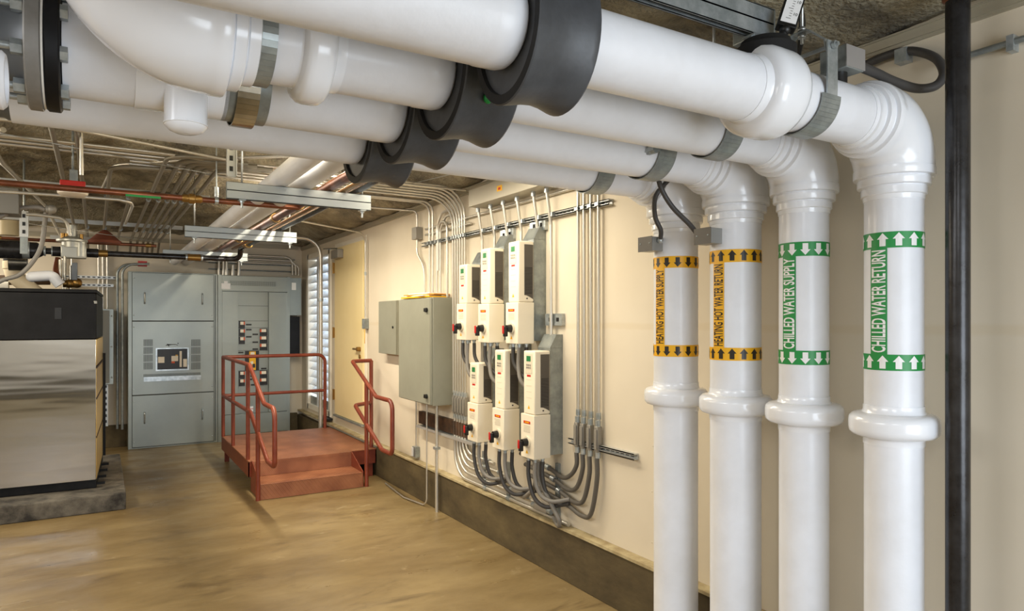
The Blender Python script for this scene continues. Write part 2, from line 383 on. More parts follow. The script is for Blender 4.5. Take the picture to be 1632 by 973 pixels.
# ---- louvred window beside it
fr = MB()
for a, b in (((LY0 - .05, LZ0 - .05), (LY0 + .05, LZ1 + .05)), ((LY1 - .05, LZ0 - .05), (LY1 + .05, LZ1 + .05)), ((LY0, LZ1 - .03), (LY1, LZ1 + .05)), ((LY0, LZ0 - .05), (LY1, LZ0 + .03))):
    fr.box((WX - .02, a[0], a[1]), (WX + .17, b[0], b[1]))
wn = fr.build('window_1', framep); struct(wn)
MB().box((WX - .01, 10.80, LZ0), (WX + .14, 10.88, LZ1)).build('mullion', whitebox, wn)
m = MB(); z = LZ0 + .22
while z < LZ1 - .05:
    for a, b in ((LY0 + .05, 10.80), (10.88, LY1 - .05)):
        m.prism([(WX + .005, z), (WX + .012, z - .008), (WX + .12, z + .105), (WX + .112, z + .113)], a, b, 'y')
    z += .128
m.build('louvre_blades', whitebox, wn)
MB().box((WX + .02, LY0 + .05, LZ0 + .03), (WX + .03, LY1 - .05, LZ0 + .16)).build('sill_panel', galv_d, wn)
MB().box((WX - .10, LY0 - .12, LZ0 - .09), (WX, LY0 + .30, LZ0 - .06)).build('sill_plate', black, wn)

# ================================================================== THE FOUR INSULATED PIPES
XP, ZC, RB = 2.70, 2.665, .17
def arc_elbow(xc, y, zc, R, sx, sz):     # bend from horizontal x-run to vertical; sx: side of run (-1 = run lies to -x), sz: vertical goes down (-1) or up (+1)
    pts = []
    cen = V(xc + sx * R, y, zc + sz * R)
    for k in range(17):
        a = PI / 2 * k / 16
        pts.append(cen + V(-sx * R * math.sin(a), 0, -sz * R * math.cos(a)))
    return pts
def elbow_cover(root, xc, y, zc, R, r, rb, sx, sz, ext=.105):
    A = arc_elbow(xc, y, zc, R, sx, sz)
    k = rb - r; e = ext
    steps = [(e, r + .003), (e * .86, r + .005), (e * .85, r + k * .22), (e * .83, r + k * .30), (e * .62, r + k * .30), (e * .60, r + k * .24), (e * .58, r + k * .26), (e * .56, r + k * .60), (e * .54, r + k * .64), (e * .33, r + k * .64), (e * .31, r + k * .56), (e * .29, r + k * .60), (e * .27, r + k * .96), (e * .24, rb), (.002, rb)]
    P = [A[0] + V(sx * h, 0, 0) for h, _ in steps] + A + [A[-1] + V(0, 0, sz * h) for h, _ in steps[::-1]]
    Rr = [q for _, q in steps] + [rb * (.985 + .02 * math.sin(PI * k / 16)) for k in range(17)] + [q for _, q in steps[::-1]]
    m = MB().sweep(P, Rr, 40)
    return m.build('elbow_cover', pvc, root)
def ring_bulge(root, base, axis, r, R, w_, name='flange_cover'):
    h = w_ / 2; k = R - r
    pr = [(-h - .03, r + .003), (-h - .01, r + .004), (-h, r + k * .18), (-h * .96, r + k * .45), (-h * .86, r + k * .75), (-h * .6, R * .985), (-h * .3, R),
          (h * .3, R), (h * .6, R * .985), (h * .86, r + k * .75), (h * .96, r + k * .45), (h, r + k * .18), (h + .01, r + .004), (h + .03, r + .003)]
    return MB().lathe(base, axis, pr, 44).build(name, pvc, root)
def cylpt(cx, cy, r, az, z): return V(cx + r * math.cos(az), cy + r * math.sin(az), z)
def label_band(root, cx, cy, r, z, up, base_m, ink):
    h = .031; R = r + .0018; m = MB()
    m.lathe((cx, cy, z - h), (0, 0, 1), [(0, r), (0, R), (2 * h, R), (2 * h, r)], 64, cap=False); m.mat(1)
    n = round(2 * PI * r / .056); sg = 1 if up else -1
    for k in range(n):
        a0 = 2 * PI * (k + .3) / n; w1 = .011 / r; w2 = .0205 / r; Ra = R + .0008
        def q(da, dz): return m.bm.verts.new(cylpt(cx, cy, Ra, a0 + da, z + sg * dz))
        for i in range(2):
            s0, s1 = -w1 + i * w1, -w1 + (i + 1) * w1
            m.face([q(s0, -.024), q(s1, -.024), q(s1, .004), q(s0, .004)])
        m.face([q(-w2, .003), q(0, .003), q(0, .027)]); m.face([q(0, .003), q(w2, .003), q(0, .027)])
    return m.build('label_band', [base_m, ink], root)
def label_strip(root, cx, cy, r, z0, z1, word, base_m, ink, width=.066):
    m = MB(); R = r + .0015; a0 = PI; wa = width / r / 2; n = 8
    for i in range(n):
        q = [m.bm.verts.new(cylpt(cx, cy, R, a, z)) for a, z in ((a0 - wa + 2*wa*i/n, z0), (a0 - wa + 2*wa*(i+1)/n, z0), (a0 - wa + 2*wa*(i+1)/n, z1), (a0 - wa + 2*wa*i/n, z1))]
        m.face(q, True)
    m.mat(1); t = text_bm(word, .12, .02); x0, x1, y0, y1 = bounds(t); L = (z1 - z0) * .955; hh = width * .84
    def fn(c):     # letters read upwards, their tops towards the left
        u = (c.x - x0) / (x1 - x0); v = (c.y - y0) / (y1 - y0) - .5
        return cylpt(cx, cy, R + .0009, a0 - v * hh / r, z0 + (z1 - z0 - L) / 2 + u * L)
    m.add_mesh(t, fn); t.free(); return m.build('label_strip', [base_m, ink], root, auto=False)
def foam_sleeve(root, y, r, sh):
    x0, x1, R = .905, 1.095, .202
    m = MB(); m.mat(1).lathe((x0, y, ZC), (1, 0, 0), [(.012, R - .030), (.0, R - .028), (.0, R - .003)], 48, cap=False)
    out = [(0, R - .003), (.004, R), (.03, R - .005), (.07, R - .014), (.105, R - .017), (.14, R - .012), (.17, R - .003), (.184, R), (.19, R - .004), (.19, r)]
    m.mat(0).lathe((x0, y, ZC), (1, 0, 0), out, 48, cap=False)
    m.mat(0).lathe((x0 + .012, y, ZC), (1, 0, 0), [(0, R - .029), (.001, r - .03), (.003, r - .03)], 48, cap=False)
    for v in m.bm.verts: v.co.y = y + (v.co.y - y) * sh
    return m.build('foam_sleeve', [foam, foam_b], root)
def clevis(x0, x1, y, r, label, m_=galv_d, off=.004, group='galvanised clevis hangers carrying the insulated pipes'):
    xm = (x0 + x1) / 2
    t = thing('pipe_hanger', (xm, y, ZC - r), label, 'pipe hanger', group); R = r + off; hw = (x1 - x0) / 2
    # U-shaped saddle strap
    m = MB(); pts = []
    top = ZC + r + .075
    a = [V(0, R + .004, top), V(0, R + .004, ZC + .02)] + [V(0, (R + .003) * math.cos(q), ZC + (R + .003) * math.sin(q)) for q in [-(k / 24) * PI for k in range(25)]] + [V(0, -R - .004, ZC + .02), V(0, -R - .004, top)]
    def strip(m, a, th, hw_):
        for p, q in zip(a, a[1:]):
            d = (q - p).normalized(); nrm = V(0, -d.z, d.y) * th
            vs = []
            for X in (xm - hw_, xm + hw_):
                for pt, o in ((p, 0), (q, 0), (q, 1), (p, 1)):
                    vs.append(m.bm.verts.new(V(X, y + pt.y, pt.z) + nrm * o))
            for f in ((0, 1, 2, 3), (7, 6, 5, 4), (0, 4, 5, 1), (1, 5, 6, 2), (2, 6, 7, 3), (3, 7, 4, 0)): m.face([vs[i] for i in f])
    strip(m, a[2:-2], .004, hw); m.build('saddle', m_, t)
    m = MB(); strip(m, [a[0], a[1], a[2]], .005, .028); strip(m, [a[-3], a[-2], a[-1]], .005, .028); m.build('strap', galv, t)
    m = MB(); strip(m, [V(0, R - .004, top - .03), V(0, R - .01, top + .01), V(0, .03, top + .07), V(0, -.03, top + .07), V(0, -R + .01, top + .01), V(0, -R + .004, top - .03)], .004, .018); m.build('yoke', galv, t)
    m = MB().cyl((xm, y - R - .03, top - .015), (xm, y + R + .03, top - .015), .007).hexn((xm, y - R - .022, top - .015), (0, 1, 0), .014, .011).hexn((xm, y + R + .01, top - .015), (0, 1, 0), .014, .011); m.build('bolt', galv, t)
    m = MB().cyl((xm, y, top + .03), (xm, y, 3.25), .006, 8).hexn((xm, y, top + .075), (0, 0, 1), .015, .012).hexn((xm, y, top + .05), (0, 0, 1), .015, .012); m.build('hanger_rod', rod, t)
    return t
PIPES = [ # y, radius, ring r, word, up, print colour, ink, label
    (2.719, .1185, .170, 'HEATING HOT WATER SUPPLY', False, yellow, blackp, 'white insulated pipe lettered HEATING HOT WATER SUPPLY, leftmost riser of the four'),
    (2.311, .1215, .175, 'HEATING HOT WATER RETURN', True, yellow, blackp, 'white insulated pipe lettered HEATING HOT WATER RETURN, second riser from the left'),
    (1.928, .1045, .164, 'CHILLED WATER SUPPLY', False, green, white, 'white insulated pipe lettered CHILLED WATER SUPPLY in green, third riser'),
    (1.525, .1055, .162, 'CHILLED WATER RETURN', True, green, white, 'white insulated pipe lettered CHILLED WATER RETURN, nearest riser beside the black pipe')]
roots = []
for i, (y, r, RR, word, up, bm_, ink, lab) in enumerate(PIPES):
    t = thing('insulated_pipe', (XP, y, 0), lab, 'pipe', 'white insulated water pipes'); roots.append(t)
    MB().cyl((XP, y, 0), (XP, y, ZC - RB - .09), r, 48).build('riser', canvas, t)
    elbow_cover(t, XP, y, ZC, RB, r, r + .040, -1, -1, .125)
    MB().cyl((1.0, y, ZC), (XP - RB - .10, y, ZC), r, 48).build('jacket', canvas, t)
    ring_bulge(t, (XP, y, 1.487), (0, 0, 1), r, RR, .096)
    label_band(t, XP, y, r, 2.21, up, bm_, ink); label_band(t, XP, y, r, 1.737, up, bm_, ink)
    label_strip(t, XP, y, r, 1.766, 2.181, word, bm_, ink)
    foam_sleeve(t, y, r, (1, .97, .94, .82)[i])
    rl = r + .006
    xl = (-.24, -.085, .44, -1.2)[i]
    pr = [(0, rl), (.92 - xl - .09, rl), (.92 - xl - .088, rl + .0015), (.92 - xl - .03, rl + .001), (.92 - xl - .012, rl - .004), (.92 - xl - .003, rl - .013), (.92 - xl, rl - .03)]
    MB().lathe((xl, y, ZC), (1, 0, 0), pr, 48).build('jacket', canvas, t)
# tails of the pipes on the left
y, r = PIPES[0][0], PIPES[0][1]
m = MB().lathe((-1.3, y, ZC), (1, 0, 0), [(0, .112), (1.04, .112), (1.05, .118), (1.062, .118), (1.062, .1)], 40); m.build('bare_pipe', castgrey, roots[0])
y, r = PIPES[1][0], PIPES[1][1]; t = roots[1]
ys = y; x0 = .236
x0 = .222
MB().lathe((x0, ys - .078, ZC - .212), (0, 0, 1), [(0, .012), (.003, .032), (.010, .047), (.020, .056), (.024, .058), (.025, .061), (.029, .061), (.030, .059), (.10, .059), (.20, .060), (.30, .060), (.32, .05)], 32).build('stub_cover', pvc, t)
MB().lathe((.09, ys, ZC), (1, 0, 0), [(0, r + .005), (.001, r + .010), (.25, r + .010), (.251, r + .005)], 44).build('tape_wrap', pvc, t)
fl = MB().lathe((-.167, ys, ZC), (1, 0, 0), [(0, .06), (0, .172), (.004, .176), (.034, .176), (.036, .172), (.036, .06)], 48).build('flange', greyflange, t)
MB().lathe((-.130, ys, ZC), (1, 0, 0), [(0, .05), (0, .168), (.005, .168), (.005, .05)], 48).build('gasket', paper, t)
fl2 = MB().lathe((-.124, ys, ZC), (1, 0, 0), [(0, .05), (0, .170), (.004, .174), (.032, .174), (.036, .168), (.036, .05)], 48).build('flange', blackm, t)
fl2['label'] = 'black flange disc'
for k in range(8):
    a = 2 * PI * (k + .5) / 8; py_, pz_ = ys + .145 * math.cos(a), ZC + .145 * math.sin(a)
    MB().cyl((-.235, py_, pz_), (-.07, py_, pz_), .010, 12).hexn((-.195, py_, pz_), (1, 0, 0), .021, .026).hexn((-.088, py_, pz_), (1, 0, 0), .021, .018).build('bolt', galv, t)
MB().lathe((-1.3, ys, ZC), (1, 0, 0), [(0, .11), (.95, .11), (1.08, .112), (1.12, .125), (1.134, .14), (1.134, .05)], 40).build('bare_pipe', castgrey, t)
y, r = PIPES[2][0], PIPES[2][1]; t = roots[2]
elbow_cover(t, .045, y, ZC, .205, r + .012, r + .068, 1, 1, .125)
MB().cyl((.045, y, ZC + .30), (.045, y, 3.19), r + .02, 40).build('jacket', canvas, t)
MB().cyl((.33, y, ZC), (.47, y, ZC), r + .012, 44).build('jacket', canvas, t)
ring_bulge(t, (.508, y, ZC), (1, 0, 0), r + .006, r + .052, .088)
MB().ball((.99, y - .160, ZC - .105), .014, 10, (1, 1, 1.2)).build('plug', green, t)
y, r = PIPES[3][0], PIPES[3][1]; t = roots[3]
ring_bulge(t, (1.915, y, ZC), (1, 0, 0), r, r + .046, .165, 'tee_cover')
MB().lathe((1.93, y, ZC + .09), (0, 0, 1), [(0, .10), (.06, .10), (.07, .085), (.085, .08)], 36).build('tee_collar', foam_b, t)
for k, (yy, r_, *_r) in enumerate(PIPES):
    nm = ('behind the other three, on the hot water supply pipe', 'on the hot water return pipe', 'on the chilled water supply pipe', 'nearest, on the chilled water return pipe')[k]
    clevis(2.075, 2.175, yy, r_, 'galvanised strap hanger near the elbow, ' + nm)
clevis(.315, .395, PIPES[2][0], PIPES[2][1] + .014, 'galvanised strap hanger on the chilled supply pipe beside its big bend', galv_d)
clevis(.36, .425, PIPES[1][0], PIPES[1][1] + .013, 'shiny metal strap hanger on the hot water return pipe above the white stub', nickel)
MB().lathe((.33, PIPES[1][0], ZC), (1, 0, 0), [(0, .1), (0, PIPES[1][1] + .010), (.13, PIPES[1][1] + .010), (.13, .1)], 44).build('saddle_sleeve', galv_d, roots[1])

p = at(1046, 238, y=2.15)
MB().hexn(p, (0, 1, 0), .016, .05).box(p + V(-.022, -.004, -.006), p + V(.022, .08, .012)).build('clip_bolt', galv, roots[1])

# thin black vertical pipe at the right
t = thing('black_pipe', (2.73, 1.303, 0), 'thin black steel pipe standing floor to ceiling at the right', 'pipe')
MB().cyl((2.73, 1.303, 0), (2.73, 1.303, 3.3), .0405, 32).build('pipe', blackpipe, t)
MB().lathe((2.73, 1.303, 3.085), (0, 0, 1), [(0, .04), (.006, .05), (.05, .056), (.09, .05), (.1, .04)], 28).build('coupling', copper, t)

# thermometer, sensors and flex on the chilled water return pipe
tx, ty = 1.98, 1.50
t = thing('thermometer', (1.95, 1.525, ZC + .17), 'tilted dial thermometer with white scale above the chilled water return pipe', 'thermometer')
M4 = Matrix.Translation((2.0, 1.50, ZC + .225)) @ Matrix.Rotation(math.radians(24), 4, 'Y') @ Matrix.Rotation(math.radians(-38), 4, 'Z') 
def tm(name, m, mats):
    for v in m.bm.verts: v.co = M4 @ v.co
    return m.build(name, mats, t)
tm('case', MB().box((-.032, -.018, 0), (.032, .018, .30), .004), black)
tm('scale', MB().box((-.026, -.0195, .014), (.026, -.0185, .29)), white)
m = MB()
for k in range(24): m.box((-.004 if k % 4 else -.012, -.0203, .03 + k * .01), (.004, -.0197, .0315 + k * .01))
for wd, zz in (('10', .045), ('10', .095), ('30', .155), ('50', .215)):
    tb = text_bm(wd); m.add_mesh(tb, lambda c: V(.015 + c.x * .016, -.0203, zz + c.y * .016)); tb.free()
tm('markings', m, blackp)
MB().cyl((1.97, 1.52, ZC + .14), (2.0, 1.50, ZC + .23), .014).ball((2.0, 1.50, ZC + .225), .02).build('stem', black, t)
t = thing('sensor_box', (2.30, 1.5, ZC + .11), 'silver sensor box on a black neck above the chilled water return elbow', 'sensor box', 'metal sensor boxes on the pipes')
b0 = at(1352, 100, y=1.50)
MB().box((2.255, 1.44, ZC + .130), (2.36, 1.545, ZC + .212), .003).build('box', galv_d, t)
MB().box((2.252, 1.437, ZC + .133), (2.363, 1.4395, ZC + .209)).build('cover', mat('silver_plate', (186, 184, 184), .35, .6), t)
MB().cyl((2.30, 1.50, ZC + .09), (2.30, 1.50, ZC + .135), .03).build('neck', black, t)
pts = [at(1366, 104, x=2.37), at(1395, 116, x=2.50), at(1425, 130, x=2.64), at(1462, 141, x=2.78), at(1492, 136, x=2.86), at(1504, 116, x=2.9), at(1490, 92, x=2.93), at(1452, 81, x=2.95), at(1415, 88, x=2.95), at(1372, 106, x=2.95)]
o = MB().sweep(smooth(pts, 6), .018, 12).build('flexible_conduit', flexd); tag(o, 'looped dark grey flexible conduit behind the thin black pipe', 'conduit')
o = MB().box(at(1440, 86, x=2.93) - V(.0, .012, .03), at(1440, 86, x=2.98) + V(0, .012, .01)).build('conduit_clip', galv); tag(o, 'small metal clip holding the looped flexible conduit', 'clip')
t = thing('wall_conduit', at(1548, 118, x=2.95), 'steel conduit running level along the wall right of the black pipe', 'conduit')
zc = 3.02; 
MB().cyl((2.95, at(1500, 128, x=2.95).y, 2.95), (2.95, -.9, 2.95), .0125).build('tube', galv_d, t)
MB().box((2.935, at(1612, 100, x=2.95).y - .012, 2.915), (2.98, at(1612, 100, x=2.95).y + .012, 2.975)).build('clamp', galv, t)
for k, (px, py, yy, lab) in enumerate(((1026, 380, 2.86, 'grey metal sensor box on the heating hot water supply riser'), (1112, 364, 2.44, 'grey metal sensor box on the heating hot water return riser'))):
    Y, Rr = PIPES[k][0], PIPES[k][1]; xx = XP - Rr
    t = thing('sensor_box', (xx - .05, Y, 2.28), lab, 'sensor box', 'metal sensor boxes on the pipes')
    zt = 2.345; w_ = .105
    MB().box((xx - .075, Y - .052 + .03, zt - .075), (xx + .004, Y + .052 + .03, zt), .003).build('box', mat('box_zinc', (150, 150, 146), .4, .4), t)
    cv = MB().box((xx - .079, Y - .054 + .03, zt - .077), (xx - .0755, Y + .054 + .03, zt + .002)).build('cover', mat('box_cover', (92, 88, 82), .5, .1), t)
    m = MB()
    for dy in (-.035, .035): m.ball((xx - .0795, Y + .03 + dy, zt - .035), .004, 8, (.5, 1, 1))
    m.build('screw', galv, cv)
    if k == 0:
        path = [(xx - .03, Y - .035, zt - .02), (xx - .05, Y - .06, zt + .03), (xx - .09, Y - .06, zt + .1), (xx - .12, Y - .10, zt + .2), (xx - .06, Y - .16, zt + .3)]
    else:
        path = [(xx - .045, Y + .085, zt - .03), (xx - .07, Y + .12, zt + .03), (xx - .14, Y + .17, zt + .12), (xx - .2, Y + .19, zt + .22), (xx - .22, Y + .2, zt + .34)]
    MB().sweep(smooth(path, 6), .0125, 12).build('flex_lead', flexd, t)
    MB().ball(path[0], .018, 10).build('connector', galv, t)

# double strut above the nearest pipe
def strut(a, b, label, double=True, slots=False, m_=strutm, group='galvanised strut channels', name='strut_channel', bolts=(), h=.041, rods=()):
    """strut along x from a to b, a/b = left/right top-front corners"""
    a, b = Vector(a), Vector(b); t = thing(name, (a + b) / 2 - V(0, 0, h * (2 if double else 1)), label, 'strut', group)
    m = MB(); n = 2 if double else 1
    for k in range(n):
        z1 = a.z - k * h; z0 = z1 - h + .001; y0, y1 = a.y, a.y + .041
        up = (k == 0 and double)
        m.box((a.x, y0, z0), (b.x, y0 + .0025, z1)); m.box((a.x, y1 - .0025, z0), (b.x, y1, z1))
        zz = z0 if up else z1
        m.box((a.x, y0, zz - (0 if up else .0025)), (b.x, y1, zz + (.0025 if up else 0)))
        ze = z1 if up else z0; sg = -1 if up else 1
        for q in (y0, y1 - .009): m.box((a.x, q, ze), (b.x, q + .009, ze + sg * .0025))
        m.box((a.x, y0 + .007, ze), (a.x + .001, y0 + .009, ze + sg * .01)); m.box((a.x, y0 + .007, ze + sg * .0), (b.x, y0 + .009, ze + sg * .009)); m.box((a.x, y1 - .009, ze), (b.x, y1 - .007, ze + sg * .009))
    m.build('channel', m_, t)
    for x in bolts:
        m = MB().box((x - .02, a.y - .004, a.z - n * h - .006), (x + .02, a.y + .045, a.z - n * h)).hexn((x, a.y + .02, a.z - n * h - .018), (0, 0, 1), .014, .012).cyl((x, a.y + .02, a.z - n * h - .05), (x, a.y + .02, a.z - n * h), .0065, 10)
        m.build('bolt', galv, t)
    for x in rods: MB().cyl((x, a.y + .02, a.z - n * h), (x, a.y + .02, 3.3), .006, 8).build('hanger_rod', rod, t)
    return t
strut((.5, 1.56, 2.985), (2.02, 1.56, 2.985), 'large galvanised double strut above the chilled water return pipe, at the top', bolts=(1.93,), h=.052, m_=galv)
t = thing('strut_bracket', (1.85, 1.62, 2.9), 'slotted galvanised angle bracket under the large double strut', 'bracket')
m = MB().box((1.62, 1.66, 2.855), (1.96, 1.70, 2.861)).box((1.62, 1.697, 2.83), (1.96, 1.70, 2.861)); m.build('angle', galv, t)
o = MB().box((2.04, 1.66, 2.93), (2.16, 1.76, 3.06), .004).build('junction_box', galv_d); tag(o, 'small galvanised junction box at the end of the large double strut', 'junction box')
pts = [(2.05, 1.60, 3.12), (2.14, 1.55, 3.02), (2.20, 1.58, 2.95), (2.26, 1.64, 2.90)]
o = MB().sweep(smooth(pts), .012, 10).build('flexible_conduit', black); tag(o, 'short black flexible conduit behind the thermometer', 'conduit')

# ================================================================== TRAPEZE STRUTS AND THE PIPES THEY CARRY
ZT = 2.75
TR = [(4.46, .67, 1.585, 'nearest of the three trapeze struts, a galvanised double channel under the white pipes', (.76, 1.53)),
      (6.72, .66, 1.64, 'middle of the three trapeze struts under the parallel ceiling pipes', (.74, 1.58)),
      (9.15, .66, 1.62, 'farthest of the three trapeze struts, above the grey switchboard', (.74, 1.55))]
for y, x0, x1, lab, bl in TR:
    strut((x0, y, ZT), (x1, y, ZT), lab, bolts=bl, rods=(bl[0], bl[1]), h=.052, m_=mat('trapeze_steel', (158, 163, 162), .38, .5))
o = thing('strut_hanger', (.70, 4.48, 2.80), 'upright slotted strut hanger on the nearest trapeze end', 'strut', 'upright slotted hangers')
m = MB().box((.672, 4.452, 2.785), (.676, 4.496, 3.3)).box((.724, 4.452, 2.785), (.728, 4.496, 3.3)).box((.672, 4.492, 2.785), (.728, 4.496, 3.3)); m.build('channel', strutm, o)
m = MB()
for k in range(7): m.box((.69, 4.4895, 2.82 + k * .065), (.71, 4.4918, 2.85 + k * .065))
m.build('slots', black, o)
m = MB()
RUN = [('white_pipe', 1.005, .062, canvas, 'pale insulated pipe running away on the trapezes, left of the pair', 'pale insulated pipes on the trapezes', 3.0, WY - .1),
       ('white_pipe', 1.165, .062, canvas, 'pale insulated pipe running away on the trapezes, right of the pair', 'pale insulated pipes on the trapezes', 3.0, WY - .1),
       ('copper_pipe', 1.315, .034, copper, 'copper pipe running away on the trapezes beside the white pair', None, 3.0, 10.8)]
for nm, x, r, mt, lab, gp, y0, y1 in RUN:
    t = thing(nm, (x, y0, ZT + .003), lab, 'pipe', gp)
    MB().cyl((x, y0, ZT + r + .004), (x, y1, ZT + r + .004), r, 28).build('pipe', mt, t)
    for yy in (3.6, 5.3, 6.1, 7.9): 
        if nm == 'copper_pipe': MB().cyl((x, yy, ZT + r + .004), (x, yy + .07, ZT + r + .004), r * 1.2, 24).build('coupling', brass, t)
# gas pipe: along the trapezes, then an elbow down and left above the switchboard
t = thing('gas_pipe', (1.50, 6, ZT), 'dark gas pipe that bends left above the grey switchboard', 'pipe')
zg = 2.66; yg = 9.05
MB().sweep(fillet([(1.50, 3.0, ZT + .04), (1.50, 8.9, ZT + .04), (1.50, 9.0, zg), (1.35, yg, zg), (-.28, yg, zg)], [.05, .09, .09], 6), .032, 20).build('pipe', blackpipe, t)
for x, l in ((.92, .14), (-.1, .19)):
    MB().lathe((x, yg, zg), (1, 0, 0), [(0, .036), (.0, .042), (.02, .042), (.022, .04), (l - .02, .04), (l - .02, .042), (l, .042), (l, .034)], 20).build('coupling', brass, t)
for x, l in ((.895, .02), (1.065, .02), (-.13, .03)):
    MB().cyl((x, yg, zg), (x + l, yg, zg), .043, 20).build('collar', galv, t)
for yy in (7.3, 8.4): MB().cyl((1.50, yy, ZT + .04), (1.50, yy + .14, ZT + .04), .045, 20).build('coupling', brass, t)
t = thing('thin_conduit', (1.42, 6, ZT + .012), 'thin bright conduit lying between copper pipe and gas pipe on the trapezes', 'conduit')
MB().cyl((1.405, 3.4, ZT + .02), (1.405, 8.9, ZT + .02), .016).build('tube', brass, t); 
# copper cross pipe and rear copper pipe
t = thing('copper_pipe', (0, 5.3, 2.74), 'copper pipe crossing under the ceiling above the boiler with a brass union', 'pipe')
MB().sweep(fillet([(-3.2, 5.3, 2.76), (1.315, 5.3, 2.76), (1.315, 5.3, ZT + .04)], .03, 4), .020, 16).build('pipe', copper, t)
bx = at(305, 318, y=5.3).x
MB().lathe((bx - .06, 5.3, 2.76), (1, 0, 0), [(0, .022), (.01, .028), (.04, .028), (.045, .036), (.08, .036), (.085, .028), (.12, .028), (.13, .022)], 20).build('union', brass, t)
g0, g1 = at(200, 315, y=5.3).x, at(256, 318, y=5.3).x
MB().box((g0, 5.2815, 2.738), (g1, 5.2835, 2.752)).build('label_wrap', green, t)
hx = at(345, 322, y=5.3).x
MB().cyl((hx, 5.3, 2.78), (hx, 5.3, 3.25), .005, 8).lathe((hx - .012, 5.3, 2.76), (1, 0, 0), [(0, .022), (0, .027), (.024, .027), (.024, .022)], 20).cyl((hx, 5.3, 2.79), (hx, 5.3, 2.86), .014, 10).build('ring_hanger', galv, t)
t = thing('copper_pipe', (0, 9.6, 2.8), 'thin copper pipe crossing far back above the black gas pipe', 'pipe')
MB().cyl((-3.2, 9.6, 2.83), (.62, 9.6, 2.83), .019, 12).build('pipe', copper, t)
for x in (-1.0, -.2, .5): MB().cyl((x, 9.6, 2.83), (x + .06, 9.6, 2.83), .025, 12).build('coupling', brass, t)
cx_ = at(167, 384, y=9.6)
o = MB().lathe((cx_.x, 9.6, cx_.z - .03), (0, 0, 1), [(0, .16), (.03, .18), (.05, .15), (.12, .08), (.16, .03), (.17, .0)], 20).build('escutcheon', mat('red_brown', (128, 72, 54), .6)); tag(o, 'red-brown cone shaped escutcheon on the far copper pipe', 'escutcheon')

# fire alarm strobe over the copper pipe
p = at(116, 300, y=5.6)
t = thing('alarm_beacon', p - V(0, 0, .06), 'red alarm beacon with clear lens hanging over the copper cross pipe', 'alarm')
MB().box(p + V(-.075, -.03, -.018), p + V(.075, .05, .05), .006).build('body', red, t)
MB().lathe(p + V(0, .01, -.09), (0, 0, 1), [(.03, .02), (.036, .07), (.05, .09), (.072, .095)], 20).build('lens', mat('clear_lens', (214, 204, 190), .15), t)
MB().cyl(p + V(0, .02, .05), p + V(0, .02, .55), .008, 8).box(p + V(-.02, 0, .05), p + V(.03, .04, .13)).build('hanger', galv_d, t)

# ================================================================== CEILING CONDUITS
def conduit(pts, r, label, group=None, fil=.12, mt=emt, coup=(), name='conduit', sm=False, cl=(), seg=10):
    P = smooth(pts, 6) if sm else fillet(pts, fil, 6)
    if not coup and not cl:
        o = MB().sweep(P, r, seg).build(name, mt); return tag(o, label, 'conduit', group)
    a = Vector(pts[0]); t = thing(name, a, label, 'conduit', group)
    MB().sweep(P, r, seg).build('tube', mt, t)
    for c, d in coup:
        c = Vector(c); d = Vector(d).normalized() * .022
        MB().cyl(c - d, c + d, r * 1.35, seg).build('coupling', galv, t)
    for c in cl:
        c = Vector(c); MB().box(c - V(.022, .02, .012), c + V(.01, .02, .012)).build('clamp', galv, t)
    return t
ordn = ['first', 'second', 'third', 'fourth', 'fifth', 'sixth', 'seventh', 'eighth', 'ninth']
# bundle of six crossing under the ceiling, bending down the right wall at the grey cabinet
for k in range(6):
    x = 2.945; y = 5.69 + .05 * k
    zt = 3.12 - .014 * k + .02
    xl = -3.5 if k < 3 else .2
    conduit([(xl, y + .02, zt), (x, y + .02, zt), (x, y, 1.20)], .0115, 'steel conduit bending down from the ceiling bundle, %s from the right of six' % ordn[k],
            'bundle of six ceiling conduits', .26)
# low conduits crossing near the ceiling at left
conduit([(-3.4, 5.35, 3.06), (.3, 5.3, 3.06), (1.2, 5.5, 3.07), (2.9, 5.6, 3.10)], .011, 'long thin conduit crossing under the ceiling just behind the lowest white pipe', None, .3)
conduit([(-3.4, 4.85, 3.04), (-.2, 4.8, 3.04), (.8, 5.2, 3.04)], .011, 'thin conduit sagging behind the lowest white pipe at the left', None, .3)
# conduits running away along the ceiling
EX = [(-.24, 4.6), (-.11, 4.2), (.075, 5.9), (.25, 7.0), (.416, 5.3), (.50, 5.4), (.575, 5.45), (.636, 5.5), (.70, 5.5), (.78, 5.55)]
for k, (x, y0) in enumerate(EX):
    pre = [] if k < 2 else [(x + .45, y0 - .05, 3.06)]
    conduit(pre + [(x, y0, 3.05), (x - .02, 11.2, 3.05), (x - .02, 11.5, 2.9)], .0165, 'steel conduit running away along the ceiling, %s from the left' % ordn[k] if k < 9 else 'steel conduit running away along the ceiling, closest to the white pipes',
            'ceiling conduits running to the back wall', .18, mt=mat('old_conduit', (146, 140, 126), .4, .5), coup=[((x - .01, 7.34, 3.05), (0, 1, 0)), ((x - .01, 9.93, 3.05), (0, 1, 0))])
p0 = at(60, 245, y=6.0)
conduit([(-.50, 5.2, 3.07), (-.62, 5.45, 3.07), (-.60, 6.2, 3.05), (-.45, 8.2, 3.04), (-.42, 11.3, 3.0)], .017, 'bent steel conduit hooking over the ceiling strut at the far left', None, .2)
conduit([(1.3, 5.0, 3.10), (.60, 5.6, 3.10), (.10, 6.1, 3.10), (.02, 7.2, 3.07)], .0125, 'gently curving conduit crossing above the ceiling conduits', None, .3)
